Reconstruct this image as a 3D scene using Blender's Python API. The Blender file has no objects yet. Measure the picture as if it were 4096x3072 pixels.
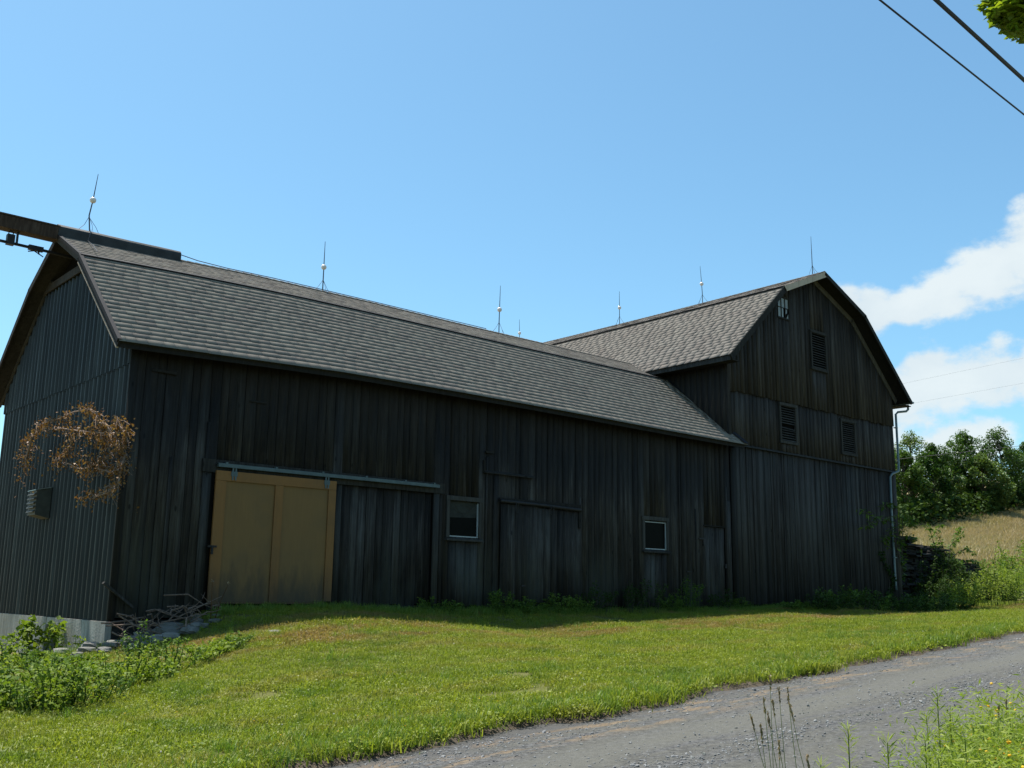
import bpy, math, random
import numpy as np
from mathutils import Vector, Matrix

random.seed(7)
rng = np.random.default_rng(7)
SC = bpy.context.scene
COL = SC.collection
R_ = math.radians

# ------------------------------------------------------------------ camera
YAW, PITCH, ROLL = R_(41.0928), R_(11.5566), R_(0.8269)
cd = bpy.data.cameras.new('camera')
cam = bpy.data.objects.new('camera', cd)
COL.objects.link(cam)
cd.sensor_width = 36.0
cd.lens = 35.90
cd.clip_start = 0.05
cd.clip_end = 4000
_f = Vector((math.sin(YAW) * math.cos(PITCH), math.cos(YAW) * math.cos(PITCH), math.sin(PITCH)))
_r = Vector((math.cos(YAW), -math.sin(YAW), 0))
_u = _r.cross(_f)
_r2 = math.cos(ROLL) * _r + math.sin(ROLL) * _u
_u2 = -math.sin(ROLL) * _r + math.cos(ROLL) * _u
cam.matrix_world = Matrix(((_r2.x, _u2.x, -_f.x, 0), (_r2.y, _u2.y, -_f.y, 0), (_r2.z, _u2.z, -_f.z, 0), (0, 0, 0, 1)))
SC.camera = cam

# ------------------------------------------------------------------ light
SUN = Vector((-0.06, 0.335, 0.94)).normalized()
world = bpy.data.worlds.new('World')
SC.world = world
world.use_nodes = True
SKY_STRENGTH = 0.105
sd = bpy.data.lights.new('sun', 'SUN')
sd.energy = 5.0
sd.angle = R_(0.53)
sd.color = (1.0, 0.955, 0.88)
sun = bpy.data.objects.new('sun', sd)
COL.objects.link(sun)
sun.rotation_euler = (-SUN).to_track_quat('-Z', 'Y').to_euler()
SC.view_settings.view_transform = 'Standard'
SC.view_settings.look = 'None'
SC.view_settings.gamma = 1.0
SC.view_settings.exposure = 0.9
SC.view_settings.use_curve_mapping = False


class NT:
    """small node-tree helper"""
    def __init__(s, tree):
        s.t = tree
        s.n = tree.nodes
        s.l = tree.links

    def node(s, kind, **kw):
        n = s.n.new(kind)
        for k, v in kw.items():
            setattr(n, k, v)
        return n

    def put(s, sock, v):
        if v is None:
            return
        if isinstance(v, bpy.types.NodeSocket):
            s.l.new(v, sock)
        elif isinstance(v, (tuple, list)):
            if len(v) == 3 and sock.type == 'RGBA':
                v = (*v, 1)
            sock.default_value = v
        else:
            sock.default_value = v

    def math(s, op, a, b=None, c=None, clamp=False):
        n = s.node('ShaderNodeMath', operation=op)
        n.use_clamp = clamp
        s.put(n.inputs[0], a); s.put(n.inputs[1], b); s.put(n.inputs[2], c)
        return n.outputs[0]

    def vmath(s, op, a, b=None):
        n = s.node('ShaderNodeVectorMath', operation=op)
        s.put(n.inputs[0], a); s.put(n.inputs[1], b)
        return n.outputs[0]

    def noise(s, vec, scale, detail=3, rough=0.55, dist=0.0, out='Fac'):
        n = s.node('ShaderNodeTexNoise')
        s.put(n.inputs['Vector'], vec)
        n.inputs['Scale'].default_value = scale
        n.inputs['Detail'].default_value = detail
        n.inputs['Roughness'].default_value = rough
        n.inputs['Distortion'].default_value = dist
        return n.outputs[out]

    def ramp(s, fac, stops):
        n = s.node('ShaderNodeValToRGB')
        cr = n.color_ramp
        while len(cr.elements) < len(stops):
            cr.elements.new(0.5)
        for e, (p, c) in zip(cr.elements, stops):
            e.position = p
            e.color = (c, c, c, 1) if isinstance(c, (int, float)) else (*c, 1)
        s.put(n.inputs[0], fac)
        return n.outputs[0]

    def mix(s, fac, a, b, mode='MIX'):
        n = s.node('ShaderNodeMix', data_type='RGBA', blend_type=mode)
        s.put(n.inputs[0], fac); s.put(n.inputs[6], a); s.put(n.inputs[7], b)
        return n.outputs[2]

    def smooth(s, v, lo, hi):
        n = s.node('ShaderNodeMapRange', interpolation_type='SMOOTHSTEP')
        s.put(n.inputs[0], v)
        n.inputs[1].default_value = lo
        n.inputs[2].default_value = hi
        return n.outputs[0]

    def pos(s):
        return s.node('ShaderNodeNewGeometry').outputs['Position']

    def sep(s, v):
        n = s.node('ShaderNodeSeparateXYZ')
        s.put(n.inputs[0], v)
        return n.outputs

    def rand(s):
        return s.node('ShaderNodeObjectInfo').outputs['Random']

    def attr(s, name):
        n = s.node('ShaderNodeAttribute')
        n.attribute_name = name
        return n.outputs['Fac']

    def bump(s, h, strength, dist=0.01):
        n = s.node('ShaderNodeBump')
        s.put(n.inputs['Height'], h)
        n.inputs['Strength'].default_value = strength
        n.inputs['Distance'].default_value = dist
        return n.outputs[0]


# sky with fair-weather clouds low in the direction the photograph shows them
w = NT(world.node_tree)
for n in list(w.n):
    w.n.remove(n)
sky = w.node('ShaderNodeTexSky', sky_type='NISHITA')
sky.sun_disc = False
sky.sun_elevation = math.asin(SUN.z)
sky.sun_rotation = math.atan2(SUN.x, SUN.y)
sky.altitude = 300
sky.air_density = 1.0
sky.dust_density = 1.2
sky.ozone_density = 1.5
gen = w.node('ShaderNodeTexCoord').outputs['Generated']
sx, sy, sz = w.sep(gen)
az = w.math('MULTIPLY', w.math('ARCTAN2', sx, sy), 57.2958)
el = w.math('MULTIPLY', w.math('ARCSINE', sz), 57.2958)
cmb = w.node('ShaderNodeCombineXYZ')
w.put(cmb.inputs[0], az); w.put(cmb.inputs[1], w.math('MULTIPLY', el, 1.5))
nz = w.noise(cmb.outputs[0], 0.34, 7, 0.58)
nz2 = w.noise(cmb.outputs[0], 0.13, 4, 0.5)
dens = None
BLOBS = [(60.4, 15.2, 2.6, 1.6), (63.2, 15.2, 2.0, 1.2), (65.0, 15.6, 2.3, 1.5), (67.2, 16.4, 2.6, 2.0), (70.0, 17.4, 2.8, 2.4),
         (64.0, 10.9, 2.6, 2.3), (66.6, 11.3, 2.4, 2.0), (69.4, 11.2, 2.6, 1.9), (62.2, 9.4, 2.8, 2.6), (64.9, 7.8, 3.0, 1.9), (61, 6.6, 3.0, 2.2), (67.5, 5.2, 3.5, 1.0),
         (75, 16, 5, 3), (80, 9, 5, 3), (88, 15, 5, 3), (97, 8, 6, 3), (108, 13, 6, 4), (121, 8, 7, 3), (136, 14, 7, 4), (153, 9, 7, 3), (172, 12, 8, 3),
         (-150, 10, 8, 4), (-120, 13, 7, 3), (-95, 8, 7, 3)]
for (a0, e0, sa, se) in BLOBS:
    da = w.math('POWER', w.math('DIVIDE', w.math('SUBTRACT', az, a0), sa), 2.0)
    de = w.math('POWER', w.math('DIVIDE', w.math('SUBTRACT', el, e0), se), 2.0)
    b = w.math('SUBTRACT', 1.0, w.math('ADD', da, de))
    dens = b if dens is None else w.math('SMOOTH_MAX', dens, b, 0.25)
dens = w.math('ADD', w.math('MAXIMUM', dens, -1.5), w.math('MULTIPLY', w.math('SUBTRACT', nz, 0.5), 3.3))
cl = w.smooth(dens, -0.15, 0.75)
cl = w.math('MULTIPLY', cl, 0.93)
shade = w.ramp(w.math('ADD', w.math('MULTIPLY', nz2, 0.6), w.math('MULTIPLY', nz, 0.4)), [(0.36, (3.6, 4.1, 4.4)), (0.62, (4.3, 4.7, 4.8))])
skycol = w.mix(1.0, sky.outputs[0], (0.69, 0.975, 0.97, 1), 'MULTIPLY')
col = w.mix(cl, skycol, shade)
bg = w.node('ShaderNodeBackground')
w.put(bg.inputs[0], col)
bg.inputs[1].default_value = SKY_STRENGTH
wo = w.node('ShaderNodeOutputWorld')
w.l.new(bg.outputs[0], wo.inputs[0])


# ------------------------------------------------------------------ materials
def material(name, fn, rough=0.8, spec=0.3):
    m = bpy.data.materials.new(name)
    m.use_nodes = True
    t = NT(m.node_tree)
    p = m.node_tree.nodes['Principled BSDF']
    p.inputs['Roughness'].default_value = rough
    p.inputs['Specular IOR Level'].default_value = spec
    fn(t, p)
    return m


def flat(name, c, rough=0.8, spec=0.3, metal=0.0, var=0.25, scale=6):
    def fn(t, p):
        n = t.noise(t.pos(), scale, 5)
        t.put(p.inputs['Base Color'], t.mix(t.ramp(n, [(0.3, 0.0), (0.7, 1.0)]), tuple(x * (1 - var) for x in c), tuple(min(1, x * (1 + var)) for x in c)))
        p.inputs['Metallic'].default_value = metal
        t.put(p.inputs['Normal'], t.bump(t.noise(t.pos(), scale * 6, 4), 0.3, 0.01))
    return material(name, fn, rough, spec)


def wood(name, dark, mid, light, zone=None, grain=1.0):
    def fn(t, p):
        P = t.pos()
        r = t.rand()
        off = t.node('ShaderNodeCombineXYZ')
        t.put(off.inputs[2], t.math('MULTIPLY', r, 57.0))
        v = t.vmath('ADD', t.vmath('MULTIPLY', P, (16 * grain, 16 * grain, 0.8)), off.outputs[0])
        g = t.noise(v, 1.6, 8, 0.68, 0.5)
        v2 = t.vmath('ADD', t.vmath('MULTIPLY', P, (5, 5, 0.55)), off.outputs[0])
        g2 = t.noise(v2, 1.0, 4, 0.6, 1.2)
        g3 = t.noise(t.vmath('ADD', t.vmath('MULTIPLY', P, (26, 26, 0.5)), off.outputs[0]), 1.0, 3, 0.6)
        f = t.math('ADD', t.math('MULTIPLY', g, 0.45), t.math('MULTIPLY', g2, 0.40))
        f = t.math('ADD', f, t.math('MULTIPLY', g3, 0.30))
        f = t.math('ADD', f, t.math('MULTIPLY', t.math('SUBTRACT', r, 0.5), 0.17))
        c = t.ramp(f, [(0.40, dark), (0.58, mid), (0.76, light)])
        # knots
        vo = t.node('ShaderNodeTexVoronoi')
        t.put(vo.inputs['Vector'], t.vmath('ADD', t.vmath('MULTIPLY', P, (3.4, 3.4, 1.5)), off.outputs[0]))
        vo.inputs['Scale'].default_value = 1.0
        k = t.smooth(vo.outputs['Distance'], 0.12, 0.05)
        c = t.mix(t.math('MULTIPLY', k, 0.75), c, tuple(x * 0.35 for x in dark))
        if zone:
            c = zone(t, P, c, g2)
        t.put(p.inputs['Base Color'], c)
        t.put(p.inputs['Normal'], t.bump(g, 0.55, 0.012))
    return material(name, fn, 0.85, 0.22)


def front_zone(t, P, c, g2):
    x, y, z = t.sep(P)
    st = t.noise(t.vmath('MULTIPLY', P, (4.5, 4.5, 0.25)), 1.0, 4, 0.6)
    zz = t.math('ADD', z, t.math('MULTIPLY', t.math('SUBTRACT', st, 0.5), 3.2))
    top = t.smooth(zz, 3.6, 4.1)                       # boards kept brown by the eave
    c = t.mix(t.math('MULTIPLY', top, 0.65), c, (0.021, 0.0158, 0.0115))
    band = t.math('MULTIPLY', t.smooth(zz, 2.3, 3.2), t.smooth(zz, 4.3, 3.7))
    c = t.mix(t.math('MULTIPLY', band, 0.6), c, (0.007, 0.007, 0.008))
    # bleached weathered zones
    bl = t.noise(t.vmath('MULTIPLY', P, (0.7, 0.7, 0.35)), 1.0, 3)
    low = t.math('MULTIPLY', t.smooth(z, 1.8, -0.2), t.smooth(bl, 0.42, 0.66))
    c = t.mix(t.math('MULTIPLY', low, 0.6), c, (0.080, 0.090, 0.086))
    return c


def gable_zone(t, P, c, g2):
    x, y, z = t.sep(P)
    bl = t.noise(t.vmath('MULTIPLY', P, (0.9, 0.9, 0.3)), 1.0, 3)
    low = t.math('MULTIPLY', t.smooth(z, 4.85, 4.75), t.smooth(bl, 0.38, 0.7))
    c = t.mix(t.math('MULTIPLY', low, 0.55), c, (0.060, 0.058, 0.054))
    return c


M = {}
M['wood'] = wood('weathered_boards', (0.0062, 0.0056, 0.0052), (0.0300, 0.0252, 0.0218), (0.074, 0.070, 0.064), front_zone)
M['wood_gable'] = wood('weathered_boards_brown', (0.0075, 0.0068, 0.0066), (0.0300, 0.0242, 0.0205), (0.066, 0.060, 0.055), gable_zone)
M['wood_dark'] = wood('dark_boards', (0.007, 0.0065, 0.006), (0.015, 0.0135, 0.0125), (0.028, 0.026, 0.024))
M['trim'] = wood('weathered_trim', (0.014, 0.013, 0.012), (0.036, 0.034, 0.031), (0.068, 0.066, 0.062))
M['trim_light'] = wood('pale_trim', (0.26, 0.21, 0.16), (0.42, 0.34, 0.27), (0.50, 0.42, 0.34))
M['beam'] = wood('brown_beam', (0.022, 0.014, 0.011), (0.055, 0.036, 0.028), (0.10, 0.075, 0.06), None, 0.6)


def _door(t, p):
    P = t.pos()
    x, y, z = t.sep(P)
    g = t.noise(t.vmath('MULTIPLY', P, (30, 30, 2)), 1.0, 6, 0.65)
    b = t.noise(P, 1.2, 4)
    c = t.mix(g, (0.150, 0.083, 0.029), (0.205, 0.118, 0.042))
    c = t.mix(t.math('MULTIPLY', t.smooth(b, 0.4, 0.7), 0.35), c, (0.085, 0.064, 0.036))
    d = t.noise(t.vmath('MULTIPLY', P, (5, 5, 1.3)), 1.0, 5, 0.65)
    dz = t.math('ADD', z, t.math('MULTIPLY', d, 1.6))
    c = t.mix(t.math('MULTIPLY', t.smooth(dz, 1.5, 0.35), 0.8), c, (0.036, 0.030, 0.022))
    t.put(p.inputs['Base Color'], c)
    t.put(p.inputs['Normal'], t.bump(g, 0.2, 0.004))


M['door'] = material('stained_plywood', _door, 0.7, 0.3)


def _door2(t, p):
    _door(t, p)
    c = p.inputs['Base Color'].links[0].from_socket
    t.put(p.inputs['Base Color'], t.mix(1.0, c, (1.18, 1.0, 0.86, 1), 'MULTIPLY'))


M['door_frame'] = material('stained_door_frame', _door2, 0.7, 0.3)


def _tin(t, p):
    P = t.pos()
    x, y, z = t.sep(P)
    s = t.noise(t.vmath('MULTIPLY', P, (8, 8, 0.35)), 1.0, 6, 0.65)
    r = t.noise(P, 9.0, 5, 0.7)
    c = t.ramp(s, [(0.25, (0.010, 0.0105, 0.0115)), (0.55, (0.026, 0.029, 0.030)), (0.8, (0.075, 0.086, 0.086))])
    c = t.mix(t.math('MULTIPLY', t.smooth(r, 0.6, 0.75), 0.35), c, (0.022, 0.016, 0.013))
    t.put(p.inputs['Base Color'], c)
    p.inputs['Metallic'].default_value = 0.35
    t.put(p.inputs['Normal'], t.bump(r, 0.12, 0.01))


M['tin'] = material('weathered_corrugated_tin', _tin, 0.42, 0.35)


def shingle_mat(name, a, b, c3):
    def fn(t, p):
        tone = t.attr('tone')
        P = t.pos()
        n = t.noise(P, 60, 3, 0.7)
        n2 = t.noise(P, 0.5, 3)
        c = t.ramp(tone, [(0.0, a), (0.5, b), (1.0, c3)])
        c = t.mix(t.math('MULTIPLY', t.smooth(n, 0.35, 0.7), 0.25), c, tuple(x * 1.2 for x in c3))
        c = t.mix(t.math('MULTIPLY', t.smooth(n2, 0.4, 0.7), 0.2), c, a)
        c = t.mix(t.smooth(tone, -0.2, -0.6), c, (0.022, 0.021, 0.020))     # dark cut edge, with the shadow line under each course put into its colour
        t.put(p.inputs['Base Color'], c)
        t.put(p.inputs['Normal'], t.bump(n, 0.5, 0.004))
    return material(name, fn, 0.95, 0.1)


M['shingle'] = shingle_mat('grey_green_shingles', (0.160, 0.137, 0.122), (0.184, 0.164, 0.140), (0.210, 0.193, 0.163))
M['shingle2'] = shingle_mat('grey_brown_shingles', (0.145, 0.126, 0.112), (0.167, 0.150, 0.133), (0.190, 0.174, 0.153))
M['tar'] = flat('dark_bitumen_felt', (0.030, 0.031, 0.032), 0.7, 0.3, 0, 0.3, 5)
M['drip'] = flat('dark_drip_edge', (0.018, 0.018, 0.021), 0.8, 0.15, 0, 0.2, 5)
M['galv'] = flat('galvanised_steel', (0.062, 0.090, 0.098), 0.5, 0.5, 0.3, 0.2, 9)
M['pipe'] = flat('painted_downspout', (0.12, 0.16, 0.17), 0.45, 0.5, 0.2, 0.15, 4)
M['iron'] = flat('dark_iron', (0.025, 0.023, 0.024), 0.6, 0.4, 0.5, 0.3, 12)
M['rod'] = flat('dull_metal_rod', (0.06, 0.065, 0.075), 0.5, 0.5, 0.6, 0.2, 10)
M['ball'] = flat('milk_glass_ball', (0.72, 0.66, 0.62), 0.15, 0.6, 0, 0.06, 20)
M['white'] = flat('white_paint', (0.30, 0.33, 0.345), 0.6, 0.4, 0, 0.15, 14)
M['cable'] = flat('black_cable', (0.016, 0.018, 0.045), 0.5, 0.4, 0, 0.1, 3)
M['fine_wire'] = flat('grey_wire', (0.12, 0.12, 0.12), 0.5, 0.4, 0.3, 0.1, 3)
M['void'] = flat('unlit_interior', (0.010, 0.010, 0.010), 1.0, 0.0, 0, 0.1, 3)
M['twig'] = flat('bare_twig_bark', (0.22, 0.15, 0.11), 0.85, 0.2, 0, 0.35, 30)
M['stick'] = flat('grey_brown_sticks', (0.15, 0.105, 0.08), 0.85, 0.2, 0, 0.4, 20)
M['bark'] = flat('tree_bark', (0.075, 0.062, 0.048), 0.9, 0.15, 0, 0.4, 8)


def _glass(t, p):
    n = t.noise(t.pos(), 3.0, 4)
    t.put(p.inputs['Base Color'], t.mix(n, (0.003, 0.0035, 0.0035), (0.008, 0.0085, 0.008)))
    t.put(p.inputs['Roughness'], t.math('ADD', t.math('MULTIPLY', n, 0.15), 0.22))
    t.put(p.inputs['Normal'], t.bump(n, 0.05, 0.02))


M['glass'] = material('dusty_window_glass', _glass, 0.1, 0.02)
M['curtain'] = flat('grey_dusty_net', (0.034, 0.036, 0.033), 0.9, 0.1, 0, 0.25, 5)
M['frieze'] = wood('grey_frieze', (0.035, 0.032, 0.028), (0.085, 0.078, 0.068), (0.13, 0.12, 0.105))
M['pale_pane'] = flat('dusty_painted_sheen_glass', (0.20, 0.22, 0.22), 0.25, 0.4, 0, 0.18, 7)  # dust plus the whitish sky reflection, both held in the pale colour


def _conc(t, p):
    P = t.pos()
    s = t.noise(t.vmath('MULTIPLY', P, (7, 7, 1.1)), 1.0, 6, 0.65)
    b = t.noise(P, 2.0, 5, 0.7)
    c = t.ramp(s, [(0.25, (0.16, 0.16, 0.145)), (0.55, (0.33, 0.31, 0.27)), (0.8, (0.46, 0.44, 0.39))])
    c = t.mix(t.math('MULTIPLY', t.smooth(b, 0.5, 0.7), 0.5), c, (0.12, 0.13, 0.10))
    t.put(p.inputs['Base Color'], c)
    t.put(p.inputs['Normal'], t.bump(t.noise(P, 25, 5), 0.6, 0.02))


M['concrete'] = material('stained_concrete', _conc, 0.9, 0.2)


def stone_mat(name, a, b, moss=(0.07, 0.085, 0.045)):
    def fn(t, p):
        P = t.pos()
        r = t.rand()
        n = t.noise(P, 7.0, 7, 0.7)
        c = t.mix(n, a, b)
        c = t.mix(t.math('MULTIPLY', r, 0.45), c, tuple(x * 0.5 for x in a))
        c = t.mix(t.math('MULTIPLY', t.smooth(t.noise(P, 3.0, 4), 0.55, 0.7), 0.5), c, moss)
        t.put(p.inputs['Base Color'], c)
        t.put(p.inputs['Normal'], t.bump(n, 0.8, 0.03))
    return material(name, fn, 0.9, 0.2)


M['stone'] = stone_mat('grey_fieldstone', (0.09, 0.087, 0.076), (0.27, 0.26, 0.235))
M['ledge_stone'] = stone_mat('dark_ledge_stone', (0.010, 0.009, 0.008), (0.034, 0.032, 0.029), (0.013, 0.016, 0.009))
M['gravel'] = stone_mat('pale_gravel', (0.10, 0.10, 0.10), (0.34, 0.34, 0.335))


def leaf_mat(name, a, b, c3, trans=0.35, spec=0.3, patch=None, rough=0.5):
    m = bpy.data.materials.new(name)
    m.use_nodes = True
    t = NT(m.node_tree)
    p = m.node_tree.nodes['Principled BSDF']
    out = m.node_tree.nodes['Material Output']
    p.inputs['Roughness'].default_value = rough
    p.inputs['Specular IOR Level'].default_value = spec
    f = t.math('ADD', t.math('MULTIPLY', t.attr('tone'), 0.65), t.math('MULTIPLY', t.rand(), 0.35))
    c = t.ramp(f, [(0.0, a), (0.5, b), (1.0, c3)])
    if patch:
        c = patch(t, c)
    t.put(p.inputs['Base Color'], c)
    tr = t.node('ShaderNodeBsdfTranslucent')
    t.put(tr.inputs[0], t.mix(1.0, c, (1.25, 1.3, 0.6, 1), 'MULTIPLY'))
    ms = t.node('ShaderNodeMixShader')
    ms.inputs[0].default_value = trans
    t.l.new(p.outputs[0], ms.inputs[1])
    t.l.new(tr.outputs[0], ms.inputs[2])
    t.l.new(ms.outputs[0], out.inputs[0])
    return m


def lawn_patch(t, c):
    P = t.pos()
    x, y, z = t.sep(P)
    n = t.noise(t.vmath('MULTIPLY', P, (0.45, 1.0, 0)), 1.0, 5, 0.62)
    dry = t.smooth(n, 0.47, 0.66)
    near = t.smooth(y, 13.5, 17.0)
    dry = t.math('MULTIPLY', dry, t.math('ADD', 0.34, t.math('MULTIPLY', near, 0.6)))
    c = t.mix(dry, c, (0.27, 0.185, 0.075))
    n3 = t.noise(t.vmath('ADD', P, (31, 7, 0)), 0.8, 5, 0.6)
    c = t.mix(t.math('MULTIPLY', t.smooth(n3, 0.50, 0.66), 0.6), c, (0.070, 0.140, 0.020))
    band = t.math('MULTIPLY', t.math('MULTIPLY', t.smooth(y, 14.6, 16.0), t.smooth(y, 18.6, 17.0)), t.smooth(t.noise(t.vmath('MULTIPLY', P, (0.35, 1.3, 0)), 1.3, 5, 0.65), 0.44, 0.60))
    return t.mix(t.math('MULTIPLY', band, 0.75), c, (0.24, 0.15, 0.070))     # worn strip of reddish dry turf


def field_patch(t, c):
    P = t.pos()
    n = t.noise(t.vmath('MULTIPLY', P, (0.04, 0.16, 0)), 1.0, 5, 0.65)
    return t.mix(t.math('MULTIPLY', t.smooth(n, 0.42, 0.68), 0.6), c, (0.25, 0.225, 0.11))


M['grass'] = leaf_mat('lawn_grass', (0.070, 0.115, 0.012), (0.185, 0.225, 0.022), (0.34, 0.36, 0.07), 0.38, 0.18, lawn_patch)
M['long_grass'] = leaf_mat('roadside_grass', (0.075, 0.15, 0.022), (0.13, 0.21, 0.03), (0.22, 0.27, 0.06), 0.38)
M['hay'] = leaf_mat('ripe_hay', (0.26, 0.205, 0.11), (0.37, 0.285, 0.165), (0.47, 0.37, 0.23), 0.3, 0.2, field_patch)
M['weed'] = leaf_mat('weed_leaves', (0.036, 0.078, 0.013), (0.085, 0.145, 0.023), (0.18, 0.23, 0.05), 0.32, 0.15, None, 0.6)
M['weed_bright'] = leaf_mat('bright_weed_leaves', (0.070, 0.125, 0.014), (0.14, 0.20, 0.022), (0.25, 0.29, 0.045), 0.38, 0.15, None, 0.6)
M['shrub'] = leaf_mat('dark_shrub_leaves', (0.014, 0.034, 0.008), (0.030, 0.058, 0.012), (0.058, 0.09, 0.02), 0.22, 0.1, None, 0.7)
M['goldenrod'] = leaf_mat('goldenrod_leaves', (0.11, 0.17, 0.025), (0.19, 0.25, 0.04), (0.28, 0.31, 0.07), 0.38, 0.15, None, 0.6)
M['tree_leaf'] = leaf_mat('tree_leaves', (0.022, 0.058, 0.010), (0.052, 0.106, 0.018), (0.095, 0.155, 0.030), 0.28, 0.3)
M['tree_leaf2'] = leaf_mat('pale_tree_leaves', (0.048, 0.090, 0.018), (0.084, 0.135, 0.028), (0.13, 0.175, 0.044), 0.3, 0.3)
M['maple'] = leaf_mat('maple_leaves', (0.10, 0.16, 0.02), (0.19, 0.25, 0.02), (0.30, 0.34, 0.03), 0.45, 0.3)
M['dead'] = leaf_mat('dead_leaves', (0.060, 0.024, 0.010), (0.15, 0.070, 0.024), (0.32, 0.20, 0.095), 0.25, 0.15)
M['seed'] = leaf_mat('grass_seed_heads', (0.15, 0.105, 0.065), (0.24, 0.17, 0.105), (0.34, 0.26, 0.16), 0.2, 0.2)
M['flower_y'] = leaf_mat('yellow_petals', (0.62, 0.38, 0.02), (0.70, 0.48, 0.03), (0.75, 0.58, 0.05), 0.3, 0.2)
M['flower_w'] = leaf_mat('clover_heads', (0.50, 0.42, 0.45), (0.62, 0.58, 0.58), (0.72, 0.70, 0.68), 0.2, 0.2)


# ------------------------------------------------------------------ terrain
def edge_far(x):
    return 8.0 + 0.06 * (x - 5)


ROAD_W = 4.7


def zroad(x):
    x = np.asarray(x, float)
    u = np.clip(x, -25, 200)
    a = -1.5 + 0.052 * (u - 5)
    lim = -0.55
    k = 0.06
    # smooth minimum with the level stretch further on
    return -k * np.log(np.exp(-a / k) + np.exp(-lim / k))


def vnoise(x, y, s, seed=0):
    """cheap smooth value noise on arrays"""
    x = np.asarray(x, float) * s + seed * 17.3
    y = np.asarray(y, float) * s + seed * 5.1
    xi, yi = np.floor(x), np.floor(y)
    fx, fy = x - xi, y - yi
    fx = fx * fx * (3 - 2 * fx); fy = fy * fy * (3 - 2 * fy)

    def h(a, b):
        v = np.sin(a * 127.1 + b * 311.7 + seed) * 43758.5453
        return v - np.floor(v)
    return (h(xi, yi) * (1 - fx) + h(xi + 1, yi) * fx) * (1 - fy) + (h(xi, yi + 1) * (1 - fx) + h(xi + 1, yi + 1) * fx) * fy - 0.5


CP = [(7.4, 20, -1.08), (8.1, 20, -0.92), (8.7, 20.0, -0.66), (9.3, 20, -0.44), (10, 20, -0.38), (13, 20, -0.38), (16, 20, -0.42), (20, 20, -0.42), (24, 20, -0.42), (27, 20, -0.38),
      (32, 20, -0.33), (37, 20, -0.3), (41, 20, -0.25), (46, 20, -0.1), (7.3, 22, -1.26), (7.3, 25, -1.33), (7.3, 28, -1.32), (4, 24, -1.5), (0, 24, -1.65), (0, 19, -1.65),
      (4, 20, -1.48), (5.6, 17.5, -1.32), (7.4, 18.3, -1.05), (3, 15, -1.50), (0, 15, -1.7), (-4, 18, -1.9), (8.9, 18, -0.74), (9.9, 18, -0.61), (12.1, 18, -0.56), (15.4, 18, -0.80), (19.1, 18, -0.69),
      (23.7, 18, -0.55), (28, 16.6, -0.52), (32, 16.4, -0.52), (35, 16.5, -0.50), (38.3, 16, -0.34), (33, 14, -0.34), (36, 18.3, -0.42), (44, 17, -0.1),
      (7.5, 14, -1.20), (12, 13, -1.05), (16, 13, -0.99), (20, 13, -0.82), (25, 13, -0.58), (8, 16, -0.98), (4.5, 12, -1.42), (0, 11.5, -1.65), (13, 15.6, -0.80), (18, 16, -0.80)]
for xx in (-4, 0, 4, 8, 12, 16, 20, 24, 29, 35, 42):
    CP.append((xx, float(edge_far(xx)), float(zroad(xx)) + 0.07))
    CP.append((xx, float(edge_far(xx)) - ROAD_W, float(zroad(xx)) + 0.05))
    CP.append((xx, -4.0, float(zroad(xx)) + 0.1))
CP = np.array(CP)


def _tps_k(r2):
    return np.where(r2 > 1e-12, 0.5 * r2 * np.log(np.maximum(r2, 1e-12)), 0.0)


_n = len(CP)
_K = _tps_k(((CP[:, None, :2] - CP[None, :, :2]) ** 2).sum(-1)) + np.eye(_n) * 0.02
_P = np.c_[np.ones(_n), CP[:, :2]]
_A = np.block([[_K, _P], [_P.T, np.zeros((3, 3))]])
_W = np.linalg.solve(_A, np.r_[CP[:, 2], np.zeros(3)])


def sstep(v, a, b):
    t = np.clip((v - a) / (b - a), 0, 1)
    return t * t * (3 - 2 * t)


def zbase(x, y):
    """ground without the road cut"""
    x = np.asarray(x, float); y = np.asarray(y, float)
    xc = np.clip(x, -4, 46); yc = np.clip(y, -4, 27)
    z = _W[_n] + _W[_n + 1] * xc + _W[_n + 2] * yc
    for i in range(_n):
        z = z + _W[i] * _tps_k((xc - CP[i, 0]) ** 2 + (yc - CP[i, 1]) ** 2)
    # far ground: a hay field climbing behind and to the right of the barns, pasture falling gently to the left
    zfar80 = np.clip(10 + 0.133 * (x - 150), -1.0, 24.0)
    near = -1.6 + 4.4 * sstep(x, 34, 46)
    t = np.clip((y - 30) / 50, 0, 1.6)
    t = np.where(t > 1, 1 + (t - 1) * 0.4, t)
    far = near + (zfar80 - near) * t
    k = sstep(y, 20.5, 30)
    kx = sstep(x, 50, 90)
    side = np.where(x > 46, far * 0 + (-0.1 + 0.05 * (x - 46).clip(0, 80)), z)
    z = z * (1 - kx) + side * kx
    z = z * (1 - k) + far * k
    z = z + vnoise(x, y, 1.1, 1) * 0.03 + vnoise(x, y, 0.35, 2) * 0.06 * sstep(y, 9, 12)
    return z


def edge_noise(x):
    return vnoise(x, 0 * np.asarray(x, float), 1.3, 4) * 0.5 + vnoise(x, 0 * np.asarray(x, float), 4.0, 5) * 0.22


def in_road(x, y):
    e = edge_far(np.asarray(x, float))
    return (y < e + edge_noise(x)) & (y > e - ROAD_W + edge_noise(np.asarray(x, float) + 91))


def zg(x, y):
    x = np.asarray(x, float); y = np.asarray(y, float)
    z = zbase(x, y)
    e = edge_far(x)
    a = sstep(e + edge_noise(x) - y, -0.10, 0.12)
    b = sstep(y - (e - ROAD_W + edge_noise(x + 91)), -0.10, 0.12)
    rd = a * b
    return z * (1 - rd) + (zroad(x) - 0.06) * rd


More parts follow.
